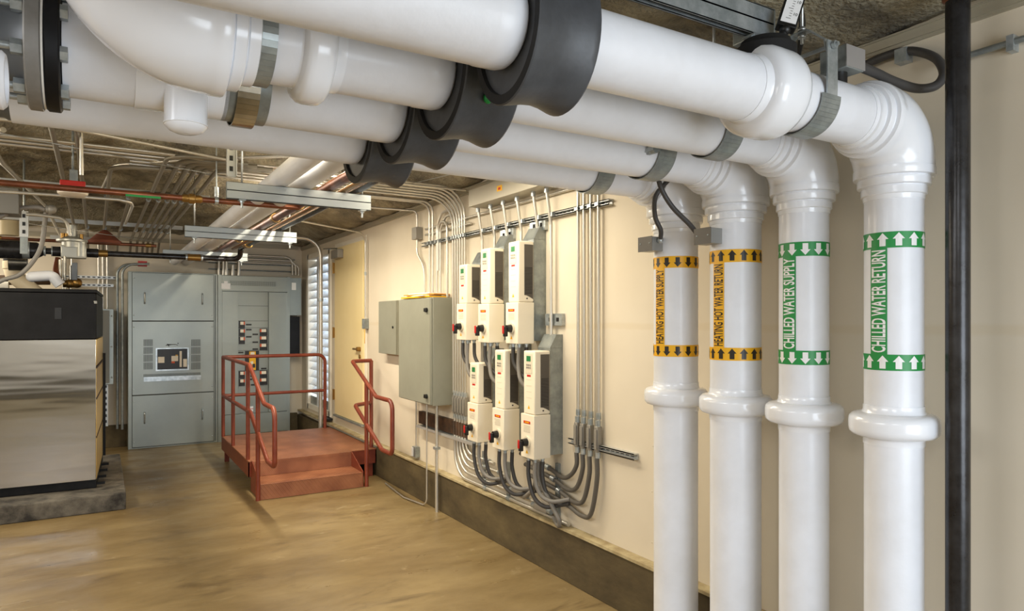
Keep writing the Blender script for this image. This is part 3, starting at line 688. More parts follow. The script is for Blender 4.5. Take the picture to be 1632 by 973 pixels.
for y, z, lab in ((7.37, 3.10, 'ceiling strut crossing above the red alarm beacon'), (9.93, 3.10, 'farther ceiling strut crossing above the copper pipe')):
    o = MB().box((-3.6, y, z - .005), (.95, y + .041, z + .04)).box((-3.6, y + .01, z - .008), (.95, y + .03, z - .004)).build('strut_channel', strutm); tag(o, lab, 'strut', 'galvanised strut channels')
o = MB().box((-.55, 10.9, 2.98), (.1, 10.95, 3.03)).build('strut_channel', strutm); tag(o, 'short strut beneath the ceiling at the far left back', 'strut', 'galvanised strut channels')
# bracing wires
for a, b, lab in (((0, 212, 4.9), (335, 277, 5.6), 'thin bracing wire stretched across the upper left conduits'), ((45, 356, 7.2), (250, 385, 9.5), 'thin bracing wire stretched above the gas valve'), ((640, 296, 5.9), (760, 268, 4.4), 'thin bracing wire below the lowest white pipe')):
    o = MB().sweep([at(a[0], a[1], y=a[2]), at(b[0], b[1], y=b[2])], .0035, 6).build('brace_wire', rod); tag(o, lab, 'wire')
# cable bracket at the left end of nearest trapeze
# threaded rods hanging in view
for px, py0, py1, yy, lab in ((130, 215, 300, 5.0, 'upright conduit drop in front of the red alarm beacon'),):
    a = at(px, py0, y=yy); o = MB().cyl((a.x, yy, 3.2), (a.x, yy, 2.80), .011, 10).build('conduit', emt); tag(o, lab, 'conduit')

# conduit that bends down in front of the louvres, and its neighbours
conduit([(1.7, 10.05, 3.10), (2.80, 10.05, 3.10), (2.80, 10.05, .002)], .030, 'thick steel conduit bending down in front of the louvred window', None, .26, coup=[((2.80, 10.05, 2.2), (0, 0, 1))])
conduit([(1.65, 7.6, 3.02), (2.94, 8.48, 3.02), (2.94, 8.48, 1.93)], .0115, 'thin conduit from the ceiling down to the switch right of the door', None, .14, coup=[((2.94, 8.48, 2.5), (0, 0, 1))])
t = thing('switch_box', (2.93, 8.50, 1.74), 'small metal switch box on the wall right of the door handle', 'switch')
MB().box((2.915, 8.46, 1.79), (2.98, 8.54, 1.92), .004).build('box', galv_d, t)
MB().box((2.912, 8.468, 1.80), (2.9155, 8.532, 1.91)).build('plate', galv, t)
MB().sweep([(2.93, 8.47, 1.79), (2.93, 8.48, 1.60)], .004, 6).build('cord', yellow, t)
# back wall conduits to the switchboard
for k, (px, lab) in enumerate(((467, 'left'), (472, 'middle'), (477, 'right'))):
    x = at(px, 420, y=11.7).x
    conduit([(.9 + .2 * k, 11.74, 2.96 - .06 * k), (x, 11.74, 2.96 - .06 * k), (x, 11.74, 2.66)], .017, 'steel conduit bending into the switchboard corner panel, %s of three' % lab, 'conduits into the corner panel', .12)
for k in range(3):
    o = MB().cyl((1.5, 11.80, 2.72 + .1 * k), (2.85, 11.80, 2.72 + .1 * k), .010).build('conduit', galv_d); tag(o, 'level conduit on the back wall above the switchboard, %s' % ('lowest', 'middle', 'highest')[k], 'conduit', 'level conduits above the switchboard')
for k, px in enumerate((349, 356, 361, 371, 381)):
    x = at(px, 420, y=11.6).x
    o = MB().cyl((x, 11.62, 2.60), (x, 11.62, 3.2 if k < 2 else 2.84 - .06 * (k % 2)), .02 if k < 2 else .026).build('conduit', emt); tag(o, 'conduit rising from the top of the right switchboard, %s from the left' % ordn[k], 'conduit', 'conduits above the right switchboard')
# left of the switchboard
for k, px in enumerate((100, 104, 114, 157, 164, 171)):
    x = at(px, 440, y=11.7).x; z0 = 1.9 if k > 4 else .2
    o = MB().cyl((x, 11.78, z0), (x, 11.78, 3.1), .018).build('conduit', emt); tag(o, 'upright conduit on the back wall behind the boiler, %s from the left' % ordn[k], 'conduit', 'upright conduits on the back wall')
for k, (px, yy) in enumerate(((187, 11.6), (195, 11.5))):
    x = at(px, 500, y=yy).x
    conduit([(x, yy, .3), (x, yy, 2.72 - .0 * k), (x + .35, yy, 2.74), ], .018, 'dark steel conduit beside the left switchboard, %s' % ('outer', 'inner')[k], 'conduits beside the left switchboard', .16, mt=galv_d)
p = at(227, 418, y=11.6)
o = MB().box(p - V(.06, .04, .06), p + V(.06, .04, .02)).build('alarm_box', red); tag(o, 'small red box above the left switchboard', 'junction box')
for k, py in enumerate((440, 453)):
    a, b = at(100, py, y=11.74), at(188 if k == 0 else 181, py, y=11.74)
    t = thing('strut_channel', ((a.x + b.x) / 2, 11.74, a.z), 'slotted strut on the back wall above the boiler, %s' % ('upper', 'lower')[k], 'strut', 'slotted struts on the back wall')
    MB().box((a.x, 11.74, a.z - .02), (b.x, 11.76, a.z + .02)).build('channel', strutm, t)
    m = MB(); x = a.x + .04
    while x < b.x - .05: m.box((x, 11.737, a.z - .008), (x + .035, 11.7395, a.z + .008)); x += .065
    m.build('slots', black, t)
# small grey panel and wireway between boiler and switchboard
a, b = at(166, 492, y=11.4), at(181, 612, y=11.4)
t = thing('panel_box', ((a.x + b.x) / 2, 11.5, b.z), 'narrow grey electrical panel on the back wall right of the boiler', 'electrical panel')
MB().box((a.x - .45, 11.42, b.z), (b.x, 11.82, a.z), .004).build('box', swb, t)
MB().box((a.x - .43, 11.405, b.z + .02), (b.x - .05, 11.4195, a.z - .02)).build('door', cabg2, t)
m = MB()
for k in range(3): m.ball((b.x - .025, 11.42, b.z + .1 + k * (a.z - b.z - .2) / 2), .012, 8)
m.build('screw', galv, t)
t = thing('terminal_strip', (a.x + .02, 11.6, .4), 'upright slotted strut with black and white gaps below the narrow panel', 'strut')
MB().box((a.x - .01, 11.6, .35), (a.x + .05, 11.64, b.z - .02)).build('channel', strutm, t)
m = MB()
for k in range(14): m.box((a.x + .005, 11.595, .4 + k * .085), (a.x + .035, 11.5995, .44 + k * .085))
m.build('slots', black, t)

# ================================================================== SWITCHBOARDS
SY = 11.45
def XZ(px, py): q = at(px, py, y=SY); return q.x, q.z
def plate(m, x0, z0, x1, z1, d=.004, y=SY): m.box((x0, y - d, z0), (x1, y, z1)); return m
A0, A1, B1 = .368, 1.586, 2.685; STOP = 2.62
t = thing('switchboard', ((A0 + A1) / 2, 11.6, 0), 'tall grey switchboard with black breaker window, left of the pair on the back wall', 'switchboard', 'tall grey switchboards')
MB().box((A0, SY, 0), (A1, 11.80, STOP), .006).build('housing', swb, t)
f0, f1 = A0 + .055, A1 - .06
zs = [(.03, .785), (.80, 1.88), (1.895, STOP - .02)]
MB().box((f0 - .006, SY - .003, .02), (f1 + .006, SY, STOP - .014)).build('door_gap', swb_d, t)
sc = MB()
for k, (z0, z1) in enumerate(zs):
    d = MB().box((f0, SY - .012, z0), (f1, SY - .001, z1), .002).build('door', swb, t)
    for x in (f0 + .02, f1 - .02):
        for z in (z0 + .08, z1 - .08): sc.ball((x, SY - .013, z), .009, 8, (1, .5, 1))
    if k != 1:
        for x in (f0 + .16, f1 - .16):
            zz = (z0 + z1) / 2 + (-.02 if k else .05)
            MB().sweep(fillet([(x, SY - .013, zz - .08), (x, SY - .045, zz - .06), (x, SY - .045, zz + .06), (x, SY - .013, zz + .08)], .02, 4), .012, 8).build('handle', galv, d)
sc.build('screw', galv, t)
MB().box((A1 - .04, SY - .014, .03), (A1 - .03, SY - .001, STOP - .02)).build('corner_strip', swb_d, t)
wx0, wz1 = XZ(250.5, 556); wx1, wz0 = XZ(298.5, 587)
bw = MB().box((wx0, SY - .017, wz0), (wx1, SY - .012, wz1)).build('breaker_window', black, t)
for a, b, mt, nm, dd in (((.01, .10), (.095, .19), cream, 'rating_plate', .024), ((.19, .12), (.28, .20), cream, 'breaker_face', .026), ((.30, .03), (.33, .27), cream, 'breaker_lever', .026), ((.35, .03), (.40, .15), cream, 'meter_face', .026), ((.19, .09), (.235, .118), orange, 'trip_button', .026), ((.245, .202), (.275, .216), yellow, 'indicator', .026)):
    MB().box((wx0 + a[0], SY - dd, wz0 + a[1]), (wx0 + b[0], SY - .0172, min(wz0 + b[1], wz1 - .02))).build(nm, mt, bw)
m = MB()
for a, b in (((wx0 - .02, wz0 - .02), (wx1 + .02, wz0)), ((wx0 - .02, wz1), (wx1 + .02, wz1 + .015)), ((wx0 - .02, wz0), (wx0, wz1)), ((wx1, wz0), (wx1 + .02, wz1))): m.box((a[0], SY - .02, a[1]), (b[0], SY - .012, b[1]))
m.build('window_frame', galv, bw)
for px in (229, 305):
    for k in range(4):
        m = MB(); x0, z1 = XZ(px, 540.5 + 12.3 * k); x1, z0 = XZ(px + 15, 551 + 12.3 * k); n = 9
        for q in range(n): m.box((x0 + (x1 - x0) * q / n, SY - .0135, z0), (x0 + (x1 - x0) * (q + .5) / n, SY - .0122, z1))
        m.build('vent', swb_d, t)
m = MB()
x0, z1 = XZ(229, 596); x1, z0 = XZ(320, 600)
for q in range(46): m.box((x0 + (x1 - x0) * q / 46, SY - .0135, z0), (x0 + (x1 - x0) * (q + .5) / 46, SY - .0122, z1))
m.build('vent', swb_d, t)
x0, z1 = XZ(229, 600.5); x1, z0 = XZ(320, 604)
MB().box((x0, SY - .02, z0), (x1, SY - .012, z1)).build('label_rail', galv, t)
# small mimic mark above the window
lx, lz = XZ(274, 549)
MB().sweep([(lx - .07, SY - .014, lz + .012), (lx - .05, SY - .014, lz), (lx, SY - .014, lz + .004), (lx + .045, SY - .014, lz + .004), (lx + .08, SY - .014, lz - .01)], [.003, .010, .004, .004, .004], 8).sweep([(lx - .085, SY - .014, lz - .01), (lx - .055, SY - .014, lz - .002), (lx - .04, SY - .014, lz - .024)], .005, 8).ball((lx + .082, SY - .014, lz + .02), .008, 8, (1, .4, 1)).build('mark', blackp, t)

t = thing('switchboard', ((A1 + B1) / 2, 11.6, 0), 'tall grey switchboard with open column of breakers, right of the pair behind the platform', 'switchboard', 'tall grey switchboards')
B0 = A1 + .005
MB().box((B0, SY + .05, 0), (B1, 11.80, STOP - .01), .004).build('housing', swb, t)
g0, g1 = B0 + .06, B1 - .045
cx0, cx1 = at(380, 500, y=SY).x, at(428, 500, y=SY).x
ztp = XZ(400, 465)[1]; zb = .42
MB().box((B0, SY, 0), (g0, SY + .05, STOP - .01)).box((g1, SY, 0), (B1, SY + .05, STOP - .01)).build('frame_post', swb, t)
MB().box((g0, SY - .01, ztp + .01), (g1, SY + .05, STOP - .02), .002).build('top_panel', swb, t)
MB().box((g0, SY - .01, zb), (cx0 - .004, SY + .05, ztp), .002).build('side_panel', swb, t)
MB().box((cx1 + .004, SY - .01, zb), (g1, SY + .05, ztp), .002).build('side_panel', swb, t)
MB().box((g0, SY - .01, .10), (g1, SY + .05, zb - .01), .002).build('kick_panel', swb, t)
x0, z1 = XZ(366, 446.5); x1, z0 = XZ(440, 456)
m = MB()
for i in range(48):
    for j in range(5): m.box((x0 + (x1 - x0) * i / 48, SY - .0115, z0 + (z1 - z0) * j / 5), (x0 + (x1 - x0) * (i + .55) / 48, SY - .0102, z0 + (z1 - z0) * (j + .6) / 5))
m.build('vent', swb_d, t)
x0, z1 = XZ(352.5, 451); x1, z0 = XZ(367, 460.5)
MB().box((x0, SY - .0125, z0), (x1, SY - .0102, z1)).box((x0 + .04, SY - .0125, z1), (x1 - .04, SY - .0102, z1 + .035)).build('card', white, t)
m = MB().box((cx0, SY + .034, zb), (cx1, SY + .045, ztp))
for py in (487, 511, 522, 558, 590): z = XZ(404, py)[1]; m.mat(1).box((cx0, SY + .0325, z - .003), (cx1, SY + .034, z + .003))
m.build('deadfront', [swb, swb_d], t)
BY = SY + .01
def brk(px0, px1, py0, py1, n, label_side):
    x0, z1 = XZ(px0, py0); x1, z0 = XZ(px1, py1); h = (z1 - z0) / n
    for k in range(n):
        m = MB().box((x0, BY, z0 + k * h + .003), (x1, SY + .034, z0 + (k + 1) * h - .003))
        m.mat(1).box((x0 + .02, BY - .003, z0 + k * h + h * .5), (x1 - .02, BY, z0 + (k + 1) * h - .012))
        m.mat(2).box((x0 + (0 if label_side else (x1 - x0) * .8), BY - .004, z0 + k * h + h * .5), (x1 - (x1 - x0) * (.8 if label_side else 0), BY, z0 + (k + 1) * h - .012))
        m.mat(0).box((x0 + (x1 - x0) * .4, BY - .018, z0 + k * h + h * .22), (x0 + (x1 - x0) * .65, BY, z0 + k * h + h * .42)); m.build('breaker', [black, cream, orange], t)
brk(381, 390.5, 511, 548, 3, 0); brk(414.5, 426.5, 523, 558, 3, 1); brk(381, 390.5, 591, 615, 2, 0); brk(414.5, 426.5, 590, 613, 2, 1)
x0, z1 = XZ(391, 559); x1, z0 = XZ(413, 590)
MB().box((x0, BY, z0), (x1, SY + .034, z1)).mat(1).box((x0 + .06, BY - .004, z0 + .01), (x1 - .05, BY, z1 - .01)).mat(2).box((x0 + .08, BY - .006, z1 - .07), (x1 - .07, BY - .004, z1 - .02)).box((x0 + .08, BY - .006, z0 + .1), (x1 - .09, BY - .004, z0 + .15)).mat(0).box((x1 - .10, BY - .01, z0 + .05), (x1 - .06, BY - .004, z0 + .11)).build('main_breaker', [black, yellow, cream], t)
for px, py in ((397, 517), (397, 525), (407.5, 532.5), (397, 536.5), (407.5, 545), (407.5, 556), (384, 561.5), (421, 587), (404, 599), (398, 604.5), (405, 613)):
    x, z = XZ(px, py); MB().box((x - .042, SY + .028, z - .012), (x + .042, SY + .034, z + .012)).build('name_plate', black, t)
x, z = XZ(397, 650); MB().box((x - .06, SY - .0125, z - .05), (x + .06, SY - .0102, z + .03)).mat(1).box((x - .06, SY - .014, z - .015), (x + .06, SY - .0126, z - .005)).build('card', [white, red], t)

t = thing('corner_panel', (2.79, 11.6, 1.4), 'narrow grey panel in the corner beside the right switchboard', 'electrical panel')
MB().box((B1 + .01, 11.50, 1.98), (2.885, 11.82, 2.60), .004).build('box', swb, t)
MB().box((B1 + .04, 11.494, 2.40), (B1 + .11, 11.4995, 2.52)).build('card', paper, t)
MB().cyl((B1 + .02, 11.62, 1.73), (B1 + .15, 11.62, 1.73), .06).cyl((B1 + .02, 11.62, 1.50), (B1 + .15, 11.62, 1.50), .06).build('cable_gland', galv_d, t)
MB().sweep(smooth([(2.84, 11.6, 1.99), (2.85, 11.6, 1.75), (2.80, 11.58, 1.62), (2.84, 11.6, 1.40)], 5), .014, 10).build('flex_lead', emt, t)
MB().box((B1 + .01, 11.55, 1.30), (2.87, 11.80, 1.96), .004).build('lower_box', blackm, t)

# ================================================================== BOILER ON ITS PAD
o = MB().box((-3.2, 7.86, 0), (.236, 10.2, .17), .012).build('concrete_pad', pad_m); tag(o, 'rough dark concrete pad under the steel boiler', 'pad')
t = thing('boiler', (-.02, 8.2, .17), 'large boiler with polished steel front and black top on the concrete pad', 'boiler')
BX0, BX1, BY0, BY1 = -1.75, -.02, 8.20, 9.75
MB().box((BX0 + .02, BY0 + .03, .175), (BX1 - .0, BY1, .26), .004).build('base_frame', blackm, t)
MB().box((BX0, BY0, .262), (BX1 - .003, BY0 + .04, 1.705), .004).build('front_panel', steel, t)
m = MB()
for z0, z1 in ((.262, .70), (.702, 1.10), (1.102, 1.41), (1.43, 1.705)): m.box((BX0, BY0 + .045, z0), (BX1, BY1, z1 - .006), .002)
m.build('side_panel', mat('steel_wall_reflection', (222, 190, 120), .3, .35), t)  # gold is the lit wall's reflection, painted into the steel colour
m = MB()
for zz in (.70, 1.10, 1.42): m.box((BX0, BY0 + .045, zz - .018), (BX1 + .004, BY1, zz))
m.build('side_band', mat('brown_band', (70, 44, 26), .5), t)
MB().box((BX0 + .01, BY0 + .003, 1.71), (BX1 - .004, BY0 + .05, 2.175), .004).box((BX0 + .01, BY0 + .052, 1.71), (BX1, BY1, 2.175), .004).build('top_hood', blackm, t)
MB().box((BX0 + .0, BY0, 2.18), (BX1 + .004, BY1, 2.215), .005).build('lid', blackm, t)
px0, px1 = at(87, 490, y=BY0), at(98, 508, y=BY0)
MB().box((px0.x, BY0 - .002, px1.z), (px1.x, BY0 + .006, px0.z)).build('control_window', black, t)
MB().box((BX1 - .02, BY0 - .004, 2.07), (BX1 + .006, BY0 + .06, 2.10), .002).build('latch', nickel, t)
for k in range(4): MB().box((BX1 - .02, BY0 + .05 + .35 * k, .20), (BX1 + .075, BY0 + .09 + .35 * k, .225)).build('foot_bolt', blackm, t)
MB().box((BX1 + .001, BY1 - .05, .25), (BX1 + .03, BY1 - .02, 1.5)).build('rear_conduit', blackm, t)
t.rotation_euler = (0, 0, math.radians(-2.4))

# gas train and boiler vent above
yg2 = 8.35
t = thing('gas_train', (-.6, yg, 2.5), 'gas valve assembly with silver body on the black pipe above the boiler', 'gas valve')
def gx(px): return at(px, 398, y=yg).x
MB().lathe((gx(-60), yg, zg), (1, 0, 0), [(0, .10), (gx(36) - gx(-60), .10)], 28).build('large_pipe', blackpipe, t)
MB().lathe((gx(48), yg, zg), (1, 0, 0), [(0, .09), (.06, .09), (.13, .045), (gx(70) - gx(48), .045)], 24).build('reducer', blackpipe, t)
for a_, b_, r_, mt_, n_ in ((36, 48, .095, galv, 'collar'), (70, 73, .055, galv, 'collar'), (82, 84, .055, galv, 'collar'), (73, 82, .035, blackpipe, 'nipple'), (84, 97, .055, blackpipe, 'reducer'), (138, 157, .05, blackpipe, 'reducer')):
    MB().cyl((gx(a_), yg, zg), (gx(b_), yg, zg), r_, 20).build(n_, mt_, t)
zz = zg
m = MB().box((gx(97), yg - .07, zz - .07), (gx(138), yg + .07, zz + .07), .012).lathe((gx(115), yg, zz + .05), (0, 0, 1), [(0, .10), (.06, .10), (.065, .15), (.085, .15), (.09, .13), (.12, .08)], 28)
m.cyl((gx(115), yg, zz + .14), (gx(115), yg, zz + .30), .05, 20).cyl((gx(129), yg - .03, zz - .05), (gx(129), yg - .03, zz + .14), .055, 20).build('valve_body', mat('cast_silver', (176, 176, 168), .4, .5), t)
m = MB()
for px in (100, 106, 130): m.cyl((gx(px), yg - .05, zz + .12), (gx(px), yg - .05, zz + .20), .018, 10)
m.build('valve_bolt', brass, t)
t = thing('water_fittings', (gx(100), 8.9, 2.3), 'small copper and brass fittings with a grey switch above the boiler', 'fittings')
MB().sweep(smooth([(gx(93), 8.95, 2.58), (gx(90), 8.9, 2.45), (gx(93), 8.85, 2.38), (gx(97), 8.85, 2.34)], 5), .028, 12).build('copper_elbow', copper, t)
MB().cyl((gx(97), 8.9, 2.56), (gx(97), 8.9, 2.36), .022).cyl((gx(104), 8.9, 2.6), (gx(104), 8.9, 2.32), .014).cyl((gx(113), 8.9, 2.5), (gx(113), 8.9, 2.2), .016).build('riser_tube', nickel, t)
MB().cyl((gx(101), 8.9, 2.30), (gx(124), 8.9, 2.30), .04, 14).ball((gx(123), 8.9, 2.31), .055, 10).ball((gx(112), 8.9, 2.30), .05, 10).build('brass_body', brass, t)
MB().box((gx(115), 8.85, 2.34), (gx(124), 8.95, 2.53), .004).build('switch_cover', castgrey, t)
MB().sweep(fillet([(gx(54), 8.8, 2.36), (gx(85), 8.8, 2.38), (gx(98), 8.8, 2.28)], .06, 5), .055, 18).ball((gx(54), 8.8, 2.36), .055).build('insulated_tube', canvas, t)
t = thing('vent_pipe', (gx(22), 9.3, 2.2), 'cream plastic vent pipe with angled elbow behind the boiler top', 'pipe')
VY = 9.95
MB().sweep([at(20, 408, y=VY), at(20, 430, y=VY), at(22, 438, y=VY), at(29, 445, y=VY), at(80, 485, y=VY)], .088, 24).build('pipe', mat('cream_pvc', (222, 208, 180), .4), t)
MB().cyl(at(20, 428, y=VY), at(20, 416, y=VY), .098, 24).build('coupling', mat('cream_pvc2', (214, 200, 170), .4), t)
MB().cyl(at(20, 416, y=VY), at(20, 402, y=VY), .09, 20).build('rubber_boot', blackm, t)
MB().cyl(at(-30, 458, y=VY), at(14, 458, y=VY), .07, 20).build('branch', mat('pale_pvc', (208, 204, 194), .4), t)
c_ = at(14, 417, y=9.5)
o = MB().lathe(c_, (1, 0, 0), [(0, .095), (0, .10), (.17, .10), (.17, .095), (0, .095)], 24, cap=False).build('wire_ring', nickel, t)
o = MB().cyl(at(-40, 446, y=10.2), at(80, 446, y=10.2), .06, 16).build('dark_pipe', mat('brown_pipe', (84, 66, 52), .5)); tag(o, 'brown pipe running level behind the cream vent pipe', 'pipe')
conduit([(gx(-25), 8.45, 2.12), (gx(-5), 8.45, 2.22), (gx(15), 8.45, 2.30), (gx(40), 8.45, 2.36), (gx(60), 8.45, 2.50), (gx(73), 8.45, 2.68), (gx(79), 8.45, 3.0)], .022, 'grey flexible hose curving up from the boiler top', None, sm=True, mt=flexm)
conduit([at(-30, 352, y=7.0), at(0, 345, y=7.0), at(25, 333, y=7.0), at(58, 330, y=7.0), at(72, 334, y=7.0)], .02, 'grey flexible hose above the slotted hanger at the left', None, sm=True, mt=flexm)
p = at(73, 333, y=7.0); o = MB().cyl(p, p + V(.04, 0, 0), .035, 14).ball(p + V(.04, 0, 0), .04).build('hose_fitting', alum); tag(o, 'cast metal fitting at the end of the upper left hose', 'fitting')
conduit([at(42, 341, y=7.6), at(60, 342, y=7.6), at(105, 348, y=7.6), at(112, 375, y=7.6)], .016, 'bright conduit bending down toward the gas valve', None, fil=.08)
conduit([at(0, 305, y=6.6), at(80, 310, y=6.6), at(190, 318, y=6.6), at(208, 322, y=6.6), at(211, 328, y=6.8), at(200, 356, y=9.0)], .013, 'bright conduit crossing just under the copper cross pipe', None, fil=.1)
a = at(38, 336, y=7.9); b = at(38, 377, y=7.9)
t = thing('strut_hanger', b, 'upright slotted strut hanger above the gas pipe at the left', 'strut', 'upright slotted hangers')
MB().box((a.x - .035, 7.9, b.z), (a.x + .035, 7.94, a.z)).build('channel', strutm, t)
m = MB()
for k in range(4): m.box((a.x - .012, 7.896, b.z + .03 + k * .075), (a.x + .012, 7.8995, b.z + .065 + k * .075))
m.build('slots', black, t)
MB().cyl((a.x, 7.92, a.z), (a.x, 7.92, 3.45), .01).build('rod', galv_d, t)
MB().box((a.x - .03, 7.9, b.z - .16), (a.x + .03, 7.93, b.z)).build('tab', galv_d, t)
o = MB().box(at(-60, 335, y=6.9), at(30, 300, y=6.9) + V(0, .25, 0), .004).build('duct_box', mat('duct_grey', (112, 110, 104), .5, .2)); tag(o, 'grey box hanging under the ceiling at the left edge', 'box')
o = MB().cyl(at(14, 375, y=9.4), at(14, 352, y=9.4), .1, 16).build('cream_column', mat('cream_pvc3', (208, 190, 150), .5)); tag(o, 'short cream vertical pipe behind the slotted hanger', 'pipe')
# near upper left: bracket and small white cylinder
p = at(4, 128, y=2.0)
o = MB().lathe(p + V(-.12, 0, 0) , (1, 0, 0), [(0, .068), (.12, .068), (.128, .060), (.128, .052), (.09, .05)], 24).build('pipe_stub', canvas)
tag(o, 'pale pipe stub poking in at the left edge below the flange bolts', 'pipe')
o = MB().sweep([at(0, -4, y=2.6), at(18, 35, y=2.6)], .010, 8).sweep([at(-14, 36, y=2.6), at(18, 38, y=2.6)], .008, 8).build('angle_bracket', galv_d); tag(o, 'steel bracket strip at the top left corner behind the bolts', 'bracket')

# ================================================================== RED PLATFORM
t = thing('access_platform', (2.15, 8.7, 0), 'red painted steel platform with steps and railings below the door', 'platform')
PX0, PX1, PY0, PY1, PZ = 1.42, 2.90, 7.97, 9.90, .336
MB().box((PX0, PY0, PZ - .012), (PX1, PY1, PZ), .003).build('deck', tread, t)
m = MB().box((PX0, PY0, PZ - .175), (PX0 + .012, PY1, PZ - .013)).box((PX0, PY0, PZ - .175), (PX1, PY0 + .012, PZ - .013)).box((PX1 - .012, PY0, PZ - .175), (PX1, PY1, PZ - .013)).box((PX0, PY1 - .012, PZ - .175), (PX1, PY1, PZ - .013)); m.build('edge_beam', redpaint, t)
for x, y in ((PX0 + .03, PY1 - .09), (PX1 - .09, PY0 + .03), (PX1 - .09, PY1 - .09)): MB().box((x, y, 0), (x + .055, y + .055, PZ - .013)).build('leg', redpaint, t)
SX0, SX1, SY0 = 1.46, 2.57, 7.51
MB().box((SX0, SY0, .156), (SX1, SY0 + .42, .168), .003).box((SX0, SY0, .004), (SX1, SY0 + .010, .156)).build('step', tread, t)
MB().box((SX0, SY0 + .405, .17), (SX1, SY0 + .415, PZ - .001)).box((SX0, SY0 + .402, PZ - .03), (SX1, PY0, PZ + .001)).build('riser_plate', tread, t)
for x in (SX0 - .010, SX1 + .001): MB().prism([(SY0, .004), (SY0, .178), (SY0 + .41, PZ), (PY0 + .03, PZ), (PY0 + .03, .004)], x, x + .009, 'x').build('stringer', redpaint, t)
RR_ = .0235; ZR, ZM = 1.404, .885; XL, XR = 1.435, 2.62
m = MB().sweep(fillet([(XL, 9.86, ZR), (2.81, 9.86, ZR), (2.81, 9.86, PZ)], .11, 8), RR_, 14); m.build('top_rail', redpaint, t)
MB().cyl((XL, 9.86, ZM), (2.81, 9.86, ZM), RR_ * .9).build('mid_rail', redpaint, t)
MB().sweep(fillet([(XL, 9.86, ZR), (XL, 7.99, ZR), (XL, 7.20, 1.055), (XL, 6.72, 1.055), (XL, 6.72, .50), (XL, 7.02, .50), (XL, 7.93, ZM), (XL, 9.86, ZM)], [.05, .10, .10, .06, .09, .08], 6), RR_, 14).build('handrail', redpaint, t)
for y in (9.86, 9.07, 8.08): MB().cyl((XL, y, PZ), (XL, y, ZR), RR_ * .95).build('post', redpaint, t)
MB().cyl((XL, 7.52, 0), (XL, 7.52, 1.19), RR_).build('post', redpaint, t)
MB().cyl((XR, 7.52, 0), (XR, 7.52, 1.19), RR_).build('post', redpaint, t)
MB().cyl((2.875, 8.08, PZ - .1), (2.875, 8.08, ZR), RR_).build('post', redpaint, t)
MB().sweep(fillet([(2.875, 8.08, ZR), (XR, 8.03, ZR), (XR, 7.20, 1.055), (XR, 6.72, 1.055), (XR, 6.72, .50), (XR, 7.02, .50), (XR, 7.93, ZM), (2.875, 8.08, ZM)], [.03, .10, .10, .06, .09, .06], 6), RR_, 14).build('handrail', redpaint, t)

# ================================================================== RIGHT WALL ELECTRICAL
def facebox(name, x, y0, y1, z0, z1, mt, parent, bev=.004): return MB().box((x, y0, z0), (WX - .001, y1, z1), bev).build(name, mt, parent)
t = thing('control_cabinet', (2.86, 6.42, 1.073), 'large olive-grey control cabinet on the wall carrying papers', 'cabinet', 'olive-grey wall cabinets')
facebox('body', 2.755, 6.0, 6.83, 1.073, 2.123, cabg, t)
d = MB().box((2.735, 6.012, 1.083), (2.754, 6.83, 2.115), .003).build('door', cabg, t)
for z in (2.0, 1.16):
    MB().cyl((2.734, 6.10, z), (2.715, 6.10, z), .022, 16).box((2.708, 6.075, z - .018), (2.722, 6.125, z + .018), .004).build('latch', black, d)
MB().box((2.7335, 6.02, 1.083), (2.7348, 6.026, 2.115)).build('door_edge', cabg2, d)
t = thing('wall_box', (2.93, 7.54, 1.50), 'smaller olive-grey box on the wall left of the large cabinet', 'cabinet', 'olive-grey wall cabinets')
facebox('body', 2.885, 7.26, 7.82, 1.506, 2.126, cabg, t)
d = MB().box((2.874, 7.262, 1.510), (2.884, 7.818, 2.122), .002).build('door', cabg, t)
MB().cyl((2.873, 7.35, 1.82), (2.866, 7.35, 1.82), .014, 12).build('keyhole', black, d)
# papers on the cabinet
zz = 2.126
for k, (a, mt, dx, dy, lab, sz) in enumerate(((.04, yellow, 0, 0, 'yellow envelope on top of the grey cabinet, lowest in its stack', (.20, .33)), (-.08, paper, .0, .02, 'white papers lying on the yellow envelope', (.19, .27)), (.12, mat('orange_folder', (222, 150, 40), .6), .01, -.04, 'orange folder between the white papers on the cabinet', (.18, .30)), (.0, white, .02, -.02, 'white booklet topmost on the grey cabinet', (.17, .26)))):
    m = MB(); h = .010 if k else .014; m.box((-sz[0] / 2, -sz[1], 0), (sz[0] / 2, sz[1], h))
    Rm = Matrix.Translation((2.84 + dx, 6.42 + dy, zz)) @ Matrix.Rotation(a, 4, 'Z')
    for v in m.bm.verts: v.co = Rm @ v.co
    o = m.build(('envelope', 'paper_sheets', 'folder', 'booklet')[k], mt); tag(o, lab, 'papers'); zz += h + .0015
# pole under the cabinet, thin conduit, outlet
t = thing('support_pole', (2.87, 6.16, 0), 'steel conduit pole standing on the floor under the large grey cabinet', 'pole')
MB().cyl((2.868, 6.16, 0), (2.868, 6.16, 1.075), .0165).build('tube', emt, t); MB().box((2.84, 6.13, .62), (2.895, 6.19, .645)).build('clamp', galv, t)
conduit([(2.85, 6.36, 1.07), (2.85, 6.36, .06), (2.84, 6.42, .014), (2.78, 6.80, .014), (2.84, 7.5, .014)], .0085, 'thin conduit dropping from the grey cabinet and curving onto the floor', None, .07)
t = thing('outlet_box', (2.93, 6.86, .42), 'metal outlet box on the wall below the grey cabinet', 'outlet')
p = at(660, 720, x=2.93)
MB().box((2.925, p.y - .045, p.z - .055), (2.979, p.y + .045, p.z + .06), .003).build('box', galv_d, t); MB().box((2.920, p.y + .01, p.z - .045), (2.9245, p.y + .055, p.z + .05)).build('cover', white, t)
